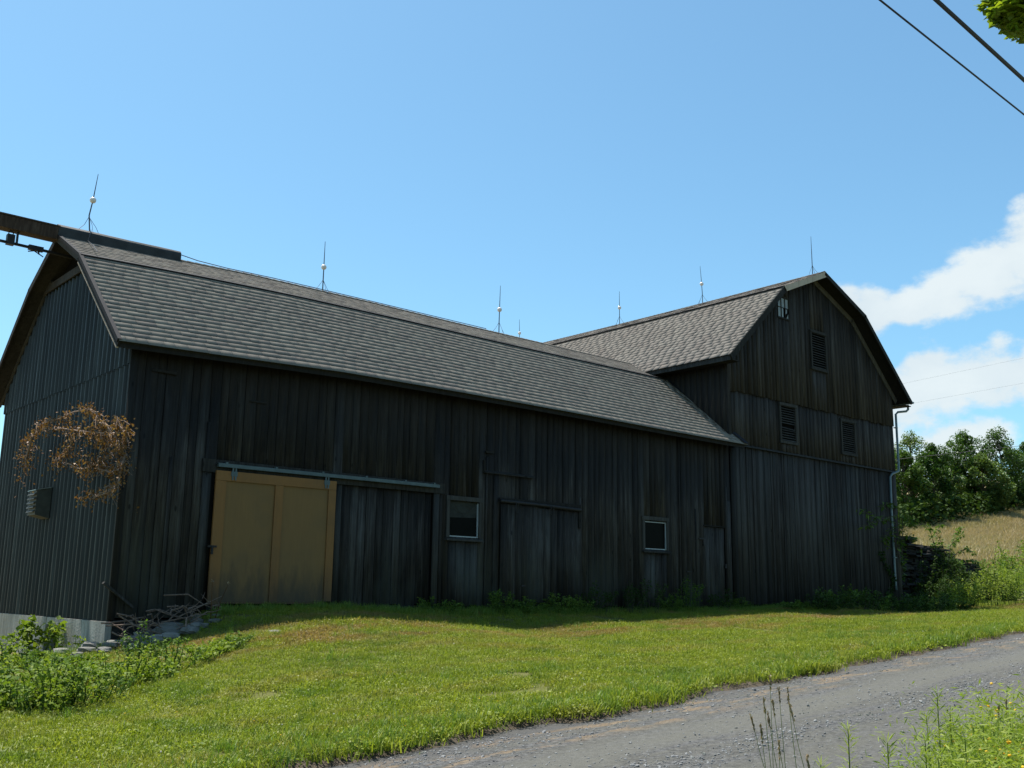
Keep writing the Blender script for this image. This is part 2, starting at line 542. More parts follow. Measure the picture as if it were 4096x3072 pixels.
def zr_surf(x, y):
    """road surface: slight crown and wheel ruts"""
    d = edge_far(x) - y
    return zroad(x) + 0.05 * np.sin(np.clip(d / ROAD_W, 0, 1) * np.pi) - 0.02 * np.exp(-((d - 1.35) / 0.3) ** 2) - 0.02 * np.exp(-((d - 3.1) / 0.3) ** 2) + vnoise(x, y, 2.3, 8) * 0.012 - 0.01


def props(o, label=None, cat=None, group=None, kind=None):
    if label: o['label'] = label
    if cat: o['category'] = cat
    if group: o['group'] = group
    if kind: o['kind'] = kind
    return o


def empty(name, loc, label=None, cat=None, group=None, parent=None):
    o = bpy.data.objects.new(name, None)
    o.empty_display_size = 0.2
    COL.objects.link(o)
    if parent: o.parent = parent
    o.location = Vector(loc) - (worldloc(parent) if parent else Vector((0, 0, 0)))
    return props(o, label, cat, group)


def worldloc(o):
    v = Vector((0, 0, 0))
    while o is not None:
        v = v + o.location
        o = o.parent
    return v


def np_mesh(name, V, F, mat, parent=None, smooth=False, tone=None, link=True):
    """V (n,3) world coordinates, F list of faces or (m,k) int array -> one object, origin at its parent's origin"""
    V = np.asarray(V, float)
    base = worldloc(parent) if parent else Vector((0, 0, 0))
    V = V - np.array(base)
    me = bpy.data.meshes.new(name)
    if isinstance(F, np.ndarray):
        m, k = F.shape
        me.vertices.add(len(V)); me.vertices.foreach_set('co', V.astype(np.float32).ravel())
        me.loops.add(m * k); me.loops.foreach_set('vertex_index', F.astype(np.int32).ravel())
        me.polygons.add(m)
        me.polygons.foreach_set('loop_start', np.arange(0, m * k, k, dtype=np.int32))
        me.update(calc_edges=True)
    else:
        me.from_pydata([tuple(v) for v in V], [], F)
        m = len(F)
    if tone is not None:
        a = me.attributes.new('tone', 'FLOAT', 'FACE')
        a.data.foreach_set('value', np.asarray(tone, np.float32))
    me.materials.append(mat)
    if smooth:
        me.polygons.foreach_set('use_smooth', np.ones(m, dtype=bool))
    me.update()
    o = bpy.data.objects.new(name, me)
    if link: COL.objects.link(o)
    if parent: o.parent = parent
    return o


class MB:
    """collects shapes, links them as ONE mesh"""
    def __init__(s):
        s.v = []; s.f = []

    def add(s, vs, fs):
        o = len(s.v)
        s.v += [tuple(v) for v in vs]
        s.f += [[i + o for i in f] for f in fs]
        return s

    def box(s, x0, x1, y0, y1, z0, z1, j=0.0):
        vs = [(x, y, z) for z in (z0, z1) for y in (y0, y1) for x in (x0, x1)]
        if j: vs = [tuple(c + random.uniform(-j, j) for c in v) for v in vs]
        return s.add(vs, [[0, 2, 3, 1], [4, 5, 7, 6], [0, 1, 5, 4], [2, 6, 7, 3], [0, 4, 6, 2], [1, 3, 7, 5]])

    def hexa(s, b, t):
        """bottom quad and top quad -> closed solid"""
        return s.add(list(b) + list(t), [[3, 2, 1, 0], [4, 5, 6, 7], [0, 1, 5, 4], [1, 2, 6, 5], [2, 3, 7, 6], [3, 0, 4, 7]])

    def bar(s, a, b, w, h, up=(0, 0, 1)):
        a = Vector(a); b = Vector(b)
        d = (b - a).normalized()
        sx = d.cross(Vector(up)).normalized() * w / 2
        sy = sx.cross(d).normalized() * h / 2
        q = lambda c: [c - sx - sy, c + sx - sy, c + sx + sy, c - sx + sy]
        return s.hexa(q(a), q(b))

    def tube(s, pts, r, n=6, cap=True):
        pts = [Vector(p) for p in pts]
        if not isinstance(r, (list, tuple)): r = [r] * len(pts)
        rings = []
        o = len(s.v)
        pu = None
        for i, p in enumerate(pts):
            d = (pts[min(i + 1, len(pts) - 1)] - pts[max(i - 1, 0)]).normalized()
            up = pu if pu is not None and abs(pu.dot(d)) < 0.95 else (Vector((0, 0, 1)) if abs(d.z) < 0.9 else Vector((1, 0, 0)))
            a = d.cross(up).normalized(); b = a.cross(d).normalized()
            pu = b
            for k in range(n):
                t = 2 * math.pi * k / n
                s.v.append(tuple(p + (a * math.cos(t) + b * math.sin(t)) * r[i]))
        for i in range(len(pts) - 1):
            for k in range(n):
                k2 = (k + 1) % n
                s.f.append([o + i * n + k, o + i * n + k2, o + (i + 1) * n + k2, o + (i + 1) * n + k])
        if cap:
            s.f.append([o + k for k in range(n)][::-1])
            e = o + (len(pts) - 1) * n
            s.f.append([e + k for k in range(n)])
        return s

    def sphere(s, c, r, seg=12, rings=8, sq=(1, 1, 1)):
        o = len(s.v)
        c = Vector(c)
        s.v.append(tuple(c + Vector((0, 0, r * sq[2]))))
        for i in range(1, rings):
            a = math.pi * i / rings
            for k in range(seg):
                b = 2 * math.pi * k / seg
                s.v.append((c.x + r * sq[0] * math.sin(a) * math.cos(b), c.y + r * sq[1] * math.sin(a) * math.sin(b), c.z + r * sq[2] * math.cos(a)))
        s.v.append(tuple(c - Vector((0, 0, r * sq[2]))))
        for k in range(seg):
            k2 = (k + 1) % seg
            s.f.append([o, o + 1 + k, o + 1 + k2])
            for i in range(rings - 2):
                s.f.append([o + 1 + i * seg + k, o + 1 + (i + 1) * seg + k, o + 1 + (i + 1) * seg + k2, o + 1 + i * seg + k2])
            s.f.append([o + 1 + (rings - 2) * seg + k, len(s.v) - 1, o + 1 + (rings - 2) * seg + k2])
        return s

    def build(s, name, mat, parent=None, smooth=False):
        return np_mesh(name, s.v, s.f, mat, parent, smooth)


# ground sheet
gx = np.unique(np.concatenate([np.arange(-5, 48.01, 0.3), np.linspace(48, 260, 70), np.linspace(260, 900, 14), np.linspace(-800, -40, 14), np.linspace(-40, -5, 24)]))
gy = np.unique(np.concatenate([np.arange(1.0, 22.01, 0.25), np.linspace(22, 110, 60), np.linspace(110, 900, 16), np.linspace(-700, -20, 10), np.linspace(-20, 1, 24)]))
GX, GY = np.meshgrid(gx, gy)
GZ = zg(GX, GY)
GV = np.stack([GX, GY, GZ], -1).reshape(-1, 3)
nx_, ny_ = len(gx), len(gy)
ii = (np.arange(ny_ - 1)[:, None] * nx_ + np.arange(nx_ - 1)[None, :]).ravel()
GF = np.stack([ii, ii + 1, ii + nx_ + 1, ii + nx_], -1)


def _ground(t, p):
    P = t.pos()
    x, y, z = t.sep(P)
    n = t.noise(P, 1.2, 6, 0.65)
    n2 = t.noise(P, 14, 4, 0.7)
    lawn = t.mix(t.noise(P, 45, 4, 0.7), (0.035, 0.040, 0.014), (0.150, 0.150, 0.045))
    lawn = t.mix(t.math('MULTIPLY', t.smooth(n, 0.5, 0.72), 0.6), lawn, (0.12, 0.095, 0.055))
    # dark damp earth along the road edge
    e = t.math('ADD', t.math('MULTIPLY', x, 0.06), 7.7)
    d = t.math('ABSOLUTE', t.math('SUBTRACT', y, e))
    soil = t.smooth(d, 0.75, 0.35)
    lawn = t.mix(soil, lawn, t.mix(n2, (0.045, 0.036, 0.028), (0.10, 0.082, 0.060)))
    nf = t.noise(t.vmath('MULTIPLY', P, (0.03, 0.12, 0)), 1.0, 6, 0.68)
    fine = t.noise(t.vmath('MULTIPLY', P, (0.8, 2.5, 0)), 1.0, 4, 0.7)
    field = t.ramp(nf, [(0.3, (0.20, 0.185, 0.085)), (0.5, (0.31, 0.245, 0.135)), (0.7, (0.38, 0.29, 0.17))])
    field = t.mix(t.math('MULTIPLY', fine, 0.5), field, t.mix(1.0, field, (0.62, 0.62, 0.62, 1), 'MULTIPLY'))
    k = t.smooth(t.math('ADD', y, t.math('MULTIPLY', n, 5.0)), 27.0, 31.0)
    c = t.mix(k, lawn, field)
    t.put(p.inputs['Base Color'], c)
    t.put(p.inputs['Normal'], t.bump(n2, 0.8, 0.03))


M['ground'] = material('ground_cover', _ground, 0.95, 0.1)
g = np_mesh('ground', GV, GF, M['ground'], smooth=True)
props(g, kind='structure')


# gravel road
def _road(t, p):
    P = t.pos()
    x, y, z = t.sep(P)
    e = t.math('ADD', t.math('MULTIPLY', x, 0.06), 7.7)
    wob = t.math('MULTIPLY', t.math('SUBTRACT', t.noise(P, 0.7, 3), 0.5), 0.6)
    d = t.math('ADD', t.math('SUBTRACT', e, y), wob)      # metres in from the lawn edge
    f = t.ramp(t.noise(P, 17, 7, 0.82), [(0.38, 0.0), (0.64, 1.0)])
    m = t.noise(t.vmath('MULTIPLY', P, (0.35, 3.4, 1)), 1.6, 6, 0.66)
    packed = t.mix(f, (0.056, 0.055, 0.050), (0.122, 0.119, 0.105))
    loose = t.mix(f, (0.030, 0.030, 0.031), (0.145, 0.144, 0.142))
    c = t.mix(t.smooth(m, 0.42, 0.62), packed, loose)
    rut = t.math('MULTIPLY', t.smooth(t.math('ABSOLUTE', t.math('SUBTRACT', d, 1.5)), 0.55, 0.2), 0.8)
    c = t.mix(t.math('MULTIPLY', rut, 0.7), c, (0.112, 0.110, 0.095))
    rut2 = t.math('MULTIPLY', t.smooth(t.math('ABSOLUTE', t.math('SUBTRACT', d, 3.1)), 0.5, 0.2), 0.6)
    c = t.mix(t.math('MULTIPLY', rut2, 0.7), c, (0.102, 0.099, 0.086))
    c = t.mix(t.math('MULTIPLY', t.smooth(d, 0.55, 0.1), 0.75), c, (0.070, 0.068, 0.066))
    straw = t.noise(t.vmath('MULTIPLY', P, (1.0, 2.6, 1)), 1.4, 5, 0.62)
    sm = t.math('MULTIPLY', t.smooth(straw, 0.49, 0.62), t.smooth(t.math('ABSOLUTE', t.math('SUBTRACT', d, 0.55)), 0.55, 0.15))
    c = t.mix(t.math('MULTIPLY', sm, 0.62), c, t.mix(f, (0.12, 0.085, 0.05), (0.27, 0.19, 0.11)))
    t.put(p.inputs['Base Color'], c)
    t.put(p.inputs['Normal'], t.bump(t.noise(P, 55, 4, 0.8), 0.9, 0.015))


M['road'] = material('gravel_road_surface', _road, 0.95, 0.15)
rx = np.concatenate([np.arange(-8, 46, 0.25), np.linspace(46, 240, 60)])
rd = np.linspace(-0.9, ROAD_W + 0.9, 30)
RX, RD = np.meshgrid(rx, rd)
RY = edge_far(RX) - RD
RZ = zr_surf(RX, RY)
# outer skirts dip beneath the verge
RZ = RZ - 0.10 * (sstep(-RD, 0.25, 0.8) + sstep(RD, ROAD_W + 0.25, ROAD_W + 0.8))
n1, n2 = len(rx), len(rd)
ii = (np.arange(n2 - 1)[:, None] * n1 + np.arange(n1 - 1)[None, :]).ravel()
RF = np.stack([ii, ii + n1, ii + n1 + 1, ii + 1], -1)
props(np_mesh('road', np.stack([RX, RY, RZ], -1).reshape(-1, 3), RF, M['road'], smooth=True), kind='structure')

# ------------------------------------------------------------------ long barn
X0, X1 = 7.37, 26.76
YB0, YB1 = 20.0, 28.7
BARN = empty('long_barn', (17, 24.3, -0.4), 'long low barn with dark plank front, corrugated end wall and grey shingled gambrel roof', 'barn')
GB = empty('gable_barn', (32.05, 28, -0.4), 'taller right-hand barn with its gable end facing the lawn, three louvres and a gambrel roof', 'barn')

RXs = [6.95, 9.1, 12.0, 15.5, 19.4, 23.0, 27.2]
Zridge = [8.12, 8.15, 8.22, 8.22, 8.18, 8.17, 8.17]
Zbrk = [7.19, 7.27, 7.33, 7.33, 7.30, 7.30, 7.30]
Zeav = [4.72, 4.78, 4.87, 4.88, 4.86, 4.82, 4.80]
ri = lambda x, T: float(np.interp(x, RXs, T))
YE, YBK, YR = 19.6, 22.52, 24.32


def roof_pt(x, seg, v, lift=0.0):
    """seg 0 lower front, 1 upper front, 2 upper back, 3 lower back; v 0..1 upward"""
    e = (YE, ri(x, Zeav)); b = (YBK, ri(x, Zbrk)); r = (YR, ri(x, Zridge))
    lo, hi = ((e, b), (b, r))[0 if seg in (0, 3) else 1]
    y = lo[0] + (hi[0] - lo[0]) * v; z = lo[1] + (hi[1] - lo[1]) * v
    ny, nz_ = -(hi[1] - lo[1]), (hi[0] - lo[0])
    L = math.hypot(ny, nz_); ny /= L; nz_ /= L
    y += ny * lift; z += nz_ * lift
    if seg >= 2: y = 2 * YR - y
    return (x, y, z)


GR_X, GR_Z, GBW, GBZ, GEW, GEZ = 32.05, 11.66, 2.66, 10.55, 5.83, 7.62
GY0, GY1 = 19.44, 37.6


def groof_pt(y, seg, v, lift=0.0):
    sag = -0.05 * math.sin(math.pi * (y - GY0) / (GY1 - GY0))
    lo, hi = (((GEW, GEZ), (GBW, GBZ)), ((GBW, GBZ), (0.0, GR_Z)))[0 if seg in (0, 3) else 1]
    x = lo[0] + (hi[0] - lo[0]) * v; z = lo[1] + (hi[1] - lo[1]) * v
    nx, nz_ = (hi[1] - lo[1]), -(hi[0] - lo[0])
    L = math.hypot(nx, nz_); nx /= L; nz_ /= L
    x += nx * lift; z += nz_ * lift + sag
    return ((GR_X - x) if seg < 2 else (GR_X + x), y, z)


def roof_deck(fn, u0, u1, parent, mat, n=14, th=0.07):
    mb = MB()
    us = np.linspace(u0, u1, n)
    for seg in range(4):
        for a, b in zip(us[:-1], us[1:]):
            lo = [fn(a, seg, 0, -th), fn(b, seg, 0, -th), fn(b, seg, 1, -th), fn(a, seg, 1, -th)]
            hi = [fn(a, seg, 0, -0.003), fn(b, seg, 0, -0.003), fn(b, seg, 1, -0.003), fn(a, seg, 1, -0.003)]
            mb.hexa(lo, hi)
    return mb.build('roof', mat, parent)


def shingle_geo(fn, u0, u1, seg, v0, v1, th):
    flip = False
    b = [fn(u0, seg, v0, 0.0), fn(u1, seg, v0, 0.0), fn(u1, seg, v1, 0.0), fn(u0, seg, v1, 0.0)]
    t = [fn(u0, seg, v0, th), fn(u1, seg, v0, th), fn(u1, seg, v1, 0.004), fn(u0, seg, v1, 0.004)]
    return b + t


SH_F = np.array([[4, 5, 6, 7], [0, 1, 5, 4], [1, 2, 6, 5], [3, 0, 4, 7]])


def shingles(fn, u0, u1, roof, mat, campt, n_lo, n_up, seg_vis, wave=0.0):
    items = []
    for seg, nc in ((0, n_lo), (1, n_up), (2, n_up), (3, n_lo)):
        for c in range(nc):
            u = u0 + (0 if c % 2 else -0.13)
            tone_run = random.random()
            while u < u1:
                wd = random.choice([0.22, 0.28, 0.34, 0.34, 0.42])
                a, b = max(u, u0), min(u + wd - 0.005, u1)
                if b - a > 0.03:
                    va = c / nc - (0.012 if c == 0 else 0) + random.uniform(-1, 1) * 0.0007
                    vb = min((c + 1.08) / nc, 1.0)
                    th = random.choice([0.007, 0.008, 0.011, 0.014]) if c else 0.009
                    items.append((seg, a, b, va, vb, th, min(1, max(0, 0.5 + random.gauss(0, 0.20)))))
                u += wd
    pts = np.array([fn((i[1] + i[2]) / 2, i[0], (i[3] + i[4]) / 2) for i in items])
    dd = np.linalg.norm(pts - np.array(campt), axis=1) + np.array([0 if i[0] in seg_vis else 1e3 for i in items])
    order = np.argsort(dd)
    for k in order[:300]:
        seg, a, b, va, vb, th, tn = items[k]
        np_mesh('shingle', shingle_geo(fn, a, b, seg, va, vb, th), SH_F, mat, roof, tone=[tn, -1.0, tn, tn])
    V = []; T = []
    for k in order[300:]:
        seg, a, b, va, vb, th, tn = items[k]
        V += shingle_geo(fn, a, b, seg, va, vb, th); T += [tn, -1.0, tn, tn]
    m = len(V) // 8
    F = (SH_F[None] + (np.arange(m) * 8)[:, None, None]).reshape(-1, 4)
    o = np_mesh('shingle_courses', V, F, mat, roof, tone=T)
    props(o, kind='stuff')


roof = roof_deck(roof_pt, 6.95, 27.2, BARN, M['wood_dark'])
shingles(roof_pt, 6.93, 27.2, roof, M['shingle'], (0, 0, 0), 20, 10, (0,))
groof = roof_deck(groof_pt, GY0, GY1, GB, M['wood_dark'])
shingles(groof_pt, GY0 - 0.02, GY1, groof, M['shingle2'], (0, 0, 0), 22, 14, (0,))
# ridge line caps of bent shingles
for fn, par, us, mt in ((roof_pt, roof, np.arange(9.9, 27.1, 0.22), M['shingle']), (groof_pt, groof, np.arange(GY0, GY1, 0.22), M['shingle2'])):
    V = []; T = []
    for u in us:
        wv = 0.08
        for sg in (1, 2):
            a = [fn(u, sg, 1 - wv, 0.010), fn(u + 0.23, sg, 1 - wv, 0.010), fn(u + 0.23, sg, 1, 0.010), fn(u, sg, 1, 0.010)]
            b = [fn(u, sg, 1 - wv, 0.03), fn(u + 0.23, sg, 1 - wv, 0.022), fn(u + 0.23, sg, 1, 0.024), fn(u, sg, 1, 0.034)]
            V += a + b; T += [random.random()] * 4
    m = len(V) // 8
    props(np_mesh('ridge_shingles', V, (SH_F[None] + (np.arange(m) * 8)[:, None, None]).reshape(-1, 4), mt, par, tone=T), kind='stuff')
# shadow line lip where the upper slope overhangs the lower
for fn, par, a0, a1 in ((roof_pt, roof, 6.93, 27.15), (groof_pt, groof, GY0, GY1)):
    us = np.linspace(a0, a1, 15)
    for seg in (1, 2):
        mb = MB()
        V = []; F = []
        for k, a in enumerate(us):
            V += [fn(a, seg, -0.045, -0.020), fn(a, seg, 0.02, -0.0), fn(a, seg, 0.02, 0.022), fn(a, seg, -0.045, 0.026)]
            if k: 
                q = 4 * k
                F += [[q - 4 + i, q + i, q + (i + 1) % 4, q - 4 + (i + 1) % 4] for i in range(4)]
        F += [[3, 2, 1, 0], [4 * len(us) - 4 + i for i in range(4)]]
        mb.add(V, F)
        mb.build('break_flashing', M['drip'], par)

# rake boards, left end of the long barn
for seg, mt, dz in ((0, M['wood_dark'], 0.13), (1, M['trim'], 0.16), (2, M['wood_dark'], 0.16), (3, M['wood_dark'], 0.15)):
    mb = MB()
    a = roof_pt(6.95, seg, -0.01, -0.003); b = roof_pt(6.95, seg, 1, -0.003)
    a2 = roof_pt(6.95, seg, -0.01, -dz); b2 = roof_pt(6.95, seg, 1, -dz)
    sh = lambda p, dx: (p[0] + dx, p[1], p[2])
    mb.hexa([sh(a2, -0.03), sh(a2, 0.012), sh(b2, 0.012), sh(b2, -0.03)], [sh(a, -0.03), sh(a, 0.012), sh(b, 0.012), sh(b, -0.03)])
    mb.build('rake_board', mt, BARN)
mb = MB()      # edge strip under the lower rake, its edge-lit look put into the pale colour
a = roof_pt(6.95, 0, -0.01, -0.14); b = roof_pt(6.95, 0, 0.97, -0.14); a2 = roof_pt(6.95, 0, -0.01, -0.165); b2 = roof_pt(6.95, 0, 0.97, -0.165)
mb.hexa([sh(a2, -0.045), sh(a2, 0.0), sh(b2, 0.0), sh(b2, -0.045)], [sh(a, -0.045), sh(a, 0.0), sh(b, 0.0), sh(b, -0.045)])
mb.build('rake_trim', M['trim_light'], BARN)
# metal drip edge along the rake
mb = MB()
for seg in (0, 1):
    a = roof_pt(6.93, seg, 0, 0.03); b = roof_pt(6.93, seg, 1, 0.03); a2 = roof_pt(6.93, seg, 0, -0.05); b2 = roof_pt(6.93, seg, 1, -0.05)
    mb.hexa([sh(a2, -0.035), sh(a2, -0.02), sh(b2, -0.02), sh(b2, -0.035)], [sh(a, -0.035), sh(a, 0.05), sh(b, 0.05), sh(b, -0.035)])
mb.build('drip_edge', M['drip'], BARN)
# eave fascia + soffit boards of the long barn
mb = MB()
us = np.linspace(6.97, 27.1, 12)
for a, b in zip(us[:-1], us[1:]):
    za, zb = ri(a, Zeav) - 0.075, ri(b, Zeav) - 0.075
    mb.hexa([(a, 19.64, za - 0.06), (a, 19.675, za - 0.06), (b, 19.675, zb - 0.06), (b, 19.64, zb - 0.06)], [(a, 19.64, za + 0.03), (a, 19.675, za + 0.03), (b, 19.675, zb + 0.03), (b, 19.64, zb + 0.03)])
mb.build('eave_fascia', M['wood_dark'], BARN)
# rafter tails under the eave
for x in np.arange(7.6, 26.9, 0.62):
    mb = MB()
    z = ri(x, Zeav)
    mb.hexa([(x, 19.7, z - 0.12), (x + 0.05, 19.7, z - 0.12), (x + 0.05, 20.03, z + 0.02), (x, 20.03, z + 0.02)], [(x, 19.7, z - 0.02), (x + 0.05, 19.7, z - 0.02), (x + 0.05, 20.03, z + 0.25), (x, 20.03, z + 0.25)])
    mb.build('rafter_tail', M['wood_dark'], BARN)


def plank(x0, x1, z0, z1, y, th, mat, parent, zt=None, tilt=0.006, name='board', taper=0.004):
    """vertical board on a wall facing -Y; z1 may be a pair (left, right)"""
    zl, zr = (z1 if isinstance(z1, tuple) else (z1, z1))
    j = lambda: random.uniform(-tilt, tilt)
    t = random.uniform(-taper, taper)
    a, b, c, d = j(), j(), j(), j()
    V = [(x0 + t, y - th + a, z0 + j()), (x1 + t, y - th + b, z0 + j()), (x1 + t, y, z0), (x0 + t, y, z0),
         (x0 - t, y - th + c, zl), (x1 - t, y - th + d, zr), (x1 - t, y, zr), (x0 - t, y, zl)]
    F = np.array([[3, 2, 1, 0], [4, 5, 6, 7], [0, 1, 5, 4], [1, 2, 6, 5], [2, 3, 7, 6], [3, 0, 4, 7]])
    return np_mesh(name, V, F, mat, parent)


def plank_wall(x0, x1, zb, zt, y, th, mat, parent, holes=(), wr=(0.16, 0.30), gap=0.012, tilt=0.007):
    cuts = sorted({x0, x1, *[h[0] for h in holes if x0 < h[0] < x1], *[h[1] for h in holes if x0 < h[1] < x1]})
    for ca, cb in zip(cuts[:-1], cuts[1:]):
        n = max(1, round((cb - ca) / ((wr[0] + wr[1]) / 2)))
        ws = np.array([random.uniform(*wr) for _ in range(n)]); ws = ws / ws.sum() * (cb - ca)
        x = ca
        for wd in ws:
            xa, xb = x + gap / 2, x + wd - gap / 2
            spans = [(zb(x) if callable(zb) else zb, None)]
            lo = spans[0][0] + random.uniform(-0.03, 0.03)
            hi = (zt(xa), zt(xb)) if callable(zt) else (zt, zt)
            hs = sorted([h for h in holes if h[0] - 1e-6 <= xa and xb <= h[1] + 1e-6], key=lambda h: h[2])
            for h in hs:
                if h[2] > lo + 0.02: plank(xa, xb, lo, h[2], y, th + random.uniform(-0.010, 0.012), mat, parent, tilt=tilt)
                lo = h[3]
            if min(hi) > lo + 0.02: plank(xa, xb, lo, hi, y, th + random.uniform(-0.010, 0.012), mat, parent, tilt=tilt)
            x += wd


# backing shells (frame the interiors, keep daylight out)
mb = MB()
mb.box(7.47, 26.7, 20.06, 20.12, -0.5, 5.0)
mb.box(7.47, 26.7, 28.5, 28.6, -1.3, 5.0)
mb.add([(7.45, 20.1, -0.62), (7.45, 28.6, -0.62), (7.45, 28.6, 4.9), (7.45, 26.1, 7.05), (7.45, 24.32, 7.95), (7.45, 22.5, 7.05), (7.45, 20.1, 4.9)], [[0, 1, 2, 3, 4, 5, 6]])
wall_back = mb.build('inner_wall', M['void'], BARN)

FW = empty('front_wall', (17, 20, 0), parent=BARN)
wins = [(15.45, 16.38, 1.33, 2.20), (22.62, 23.60, 1.30, 2.12)]
holes = [(9.30, 12.1, -1, 2.35), (12.35, 14.95, -1, 2.36)] + [(a, b, c, d) for a, b, c, d in wins] + [(25.40, 26.44, -1, 2.10)]
plank_wall(X0 + 0.02, 26.74, lambda x: -0.60 if x < 9.2 else -0.33, 5.0, 20.03, 0.028, M['wood'], FW, holes)
# battens over some joints
for x in (8.3, 9.05, 15.15, 16.6, 17.0, 18.35, 19.95, 21.3, 22.3, 24.2, 24.95, 26.5):
    if random.random() < 0.9:
        zt_ = random.choice([4.7, 4.7, 2.6, 3.4])
        plank(x, x + 0.055, -0.3, zt_, 20.0, 0.02, M['wood'], FW, name='batten')
# corner board by the gable barn
plank(26.78, 27.06, -0.25, 4.70, 20.0, 0.03, M['wood_dark'], FW, name='corner_board')
plank(26.50, 26.72, -0.25, 2.95, 19.998, 0.022, M['wood'], FW, name='corner_board')
plank(7.33, 7.47, -0.62, 4.95, 20.0, 0.03, M['wood_dark'], FW, name='corner_board')

# closed old opening: recessed boards, posts and sill
OPEN = empty('boarded_opening', (13.6, 20, 0), parent=BARN)
plank_wall(12.37, 14.93, -0.31, 2.38, 20.06, 0.02, M['wood'], OPEN, (), (0.18, 0.30))
plank(12.22, 12.36, -0.31, 2.38, 20.02, 0.04, M['trim'], OPEN, name='post')
plank(14.95, 15.11, -0.31, 2.38, 20.0, 0.035, M['trim'], OPEN, name='post')
plank(9.02, 9.2, -0.33, 2.38, 20.0, 0.03, M['trim'], OPEN, name='post')
mb = MB(); mb.box(9.3, 15.1, 19.93, 20.06, -0.52, -0.335, 0.008); mb.build('sill_beam', M['wood_dark'], BARN)
mb = MB(); mb.box(10.0, 15.5, 19.80, 19.95, -0.47, -0.43, 0.008); mb.build('sill_plank', M['wood_dark'], BARN)

# header board, steel track and orange sliding door
HB = MB(); HB.hexa([(8.99, 19.94, 2.36), (15.26, 19.94, 2.35), (15.26, 19.998, 2.35), (8.99, 19.998, 2.36)], [(8.99, 19.94, 2.63), (15.26, 19.94, 2.60), (15.26, 19.998, 2.60), (8.99, 19.998, 2.63)])
HB.build('header_board', M['trim'], BARN)
TR = MB()
TR.box(9.28, 15.02, 19.83, 19.90, 2.475, 2.545)
TR.box(9.28, 15.02, 19.86, 19.935, 2.53, 2.555)
trk = TR.build('door_track', M['galv'], BARN)
for x in (9.45, 10.6, 11.75, 12.9, 14.0, 14.85):
    mb = MB(); mb.box(x, x + 0.05, 19.85, 19.94, 2.545, 2.585); mb.build('track_bracket', M['galv'], trk)
SD = empty('sliding_door', (10.7, 19.9, -0.3), parent=BARN)
for a, b in ((9.50, 10.62), (10.82, 11.94)):
    MB().box(a, b, 19.885, 19.905, -0.26, 2.20).build('panel', M['door'], SD)
for a, b in ((9.26, 9.49), (10.625, 10.815), (11.945, 12.13)):
    MB().box(a, b, 19.855, 19.905, -0.33 + (b - 9.2) * 0.03, 2.195, 0.002).build('stile', M['door_frame'], SD)
MB().box(9.26, 12.13, 19.852, 19.905, 2.20, 2.40, 0.002).build('rail', M['door_frame'], SD)
MB().box(9.49, 11.945, 19.862, 19.905, -0.30, -0.262, 0.002).build('rail', M['door_frame'], SD)
for x in (9.60, 11.83):
    mb = MB(); mb.box(x, x + 0.035, 19.84, 19.852, 2.22, 2.50); mb.box(x + 0.065, x + 0.10, 19.84, 19.852, 2.22, 2.50); mb.box(x - 0.02, x + 0.12, 19.838, 19.854, 2.30, 2.40)
    mb.build('hanger', M['galv'], SD)
mb = MB(); mb.box(9.17, 9.36, 19.82, 19.85, 0.82, 0.86); mb.box(9.24, 9.28, 19.80, 19.84, 0.68, 0.86); mb.build('latch', M['iron'], SD)

# two small windows
for i, (a, b, c, d) in enumerate(wins):
    W = empty('window', ((a + b) / 2, 20, c), parent=BARN)
    fr = MB()
    fr.box(a - 0.10, a, 19.955, 20.0, c - 0.02, d + 0.02); fr.box(b, b + 0.07, 19.955, 20.0, c - 0.02, d + 0.02)
    fr.box(a - 0.12, b + 0.10, 19.95, 20.0, d + 0.022, d + 0.13); fr.build('frame', M['trim'], W)
    s_ = MB(); s_.hexa([(a - 0.12, 19.90, c - 0.10), (b + 0.12, 19.90, c - 0.10), (b + 0.12, 20.0, c - 0.10), (a - 0.12, 20.0, c - 0.10)], [(a - 0.12, 19.90, c - 0.055), (b + 0.12, 19.90, c - 0.055), (b + 0.12, 20.0, c - 0.025), (a - 0.12, 20.0, c - 0.025)])
    s_.build('sill', M['trim'], W)
    MB().box(a, b, 20.035, 20.042, c, d).build('pane', M['glass'], W)
    if i == 0: MB().add([(a, 20.032, d - 0.40), (b - 0.036, 20.032, d - 0.37), (b - 0.036, 20.032, d), (a, 20.032, d)], [[0, 1, 2, 3]]).build('curtain', M['curtain'], W)
    sa = MB(); sa.box(b - 0.026, b, 20.0, 20.034, c, d - 0.01); sa.box(a, b - 0.036, 20.0, 20.034, c, c + 0.028)
    if i == 1: sa.box(a, b - 0.036, 20.005, 20.034, d - 0.04, d - 0.015)
    sa.build('sash', M['white'], W)
    if i == 0:
        for (q0, q1, dip) in (((a + 0.02, d - 0.06), (b - 0.1, d - 0.10), 0.20), ((a + 0.0, d - 0.34), (b - 0.05, d - 0.32), -0.24), ((a + 0.18, d - 0.05), (b - 0.18, d - 0.06), 0.24)):
            pts = []
            for k in range(13):
                s = k / 12
                pts.append((q0[0] + (q1[0] - q0[0]) * s, 20.028, q0[1] + (q1[1] - q0[1]) * s - dip * 4 * s * (1 - s)))
            MB().tube(pts, 0.003, 4).build('cord', M['trim'], W)

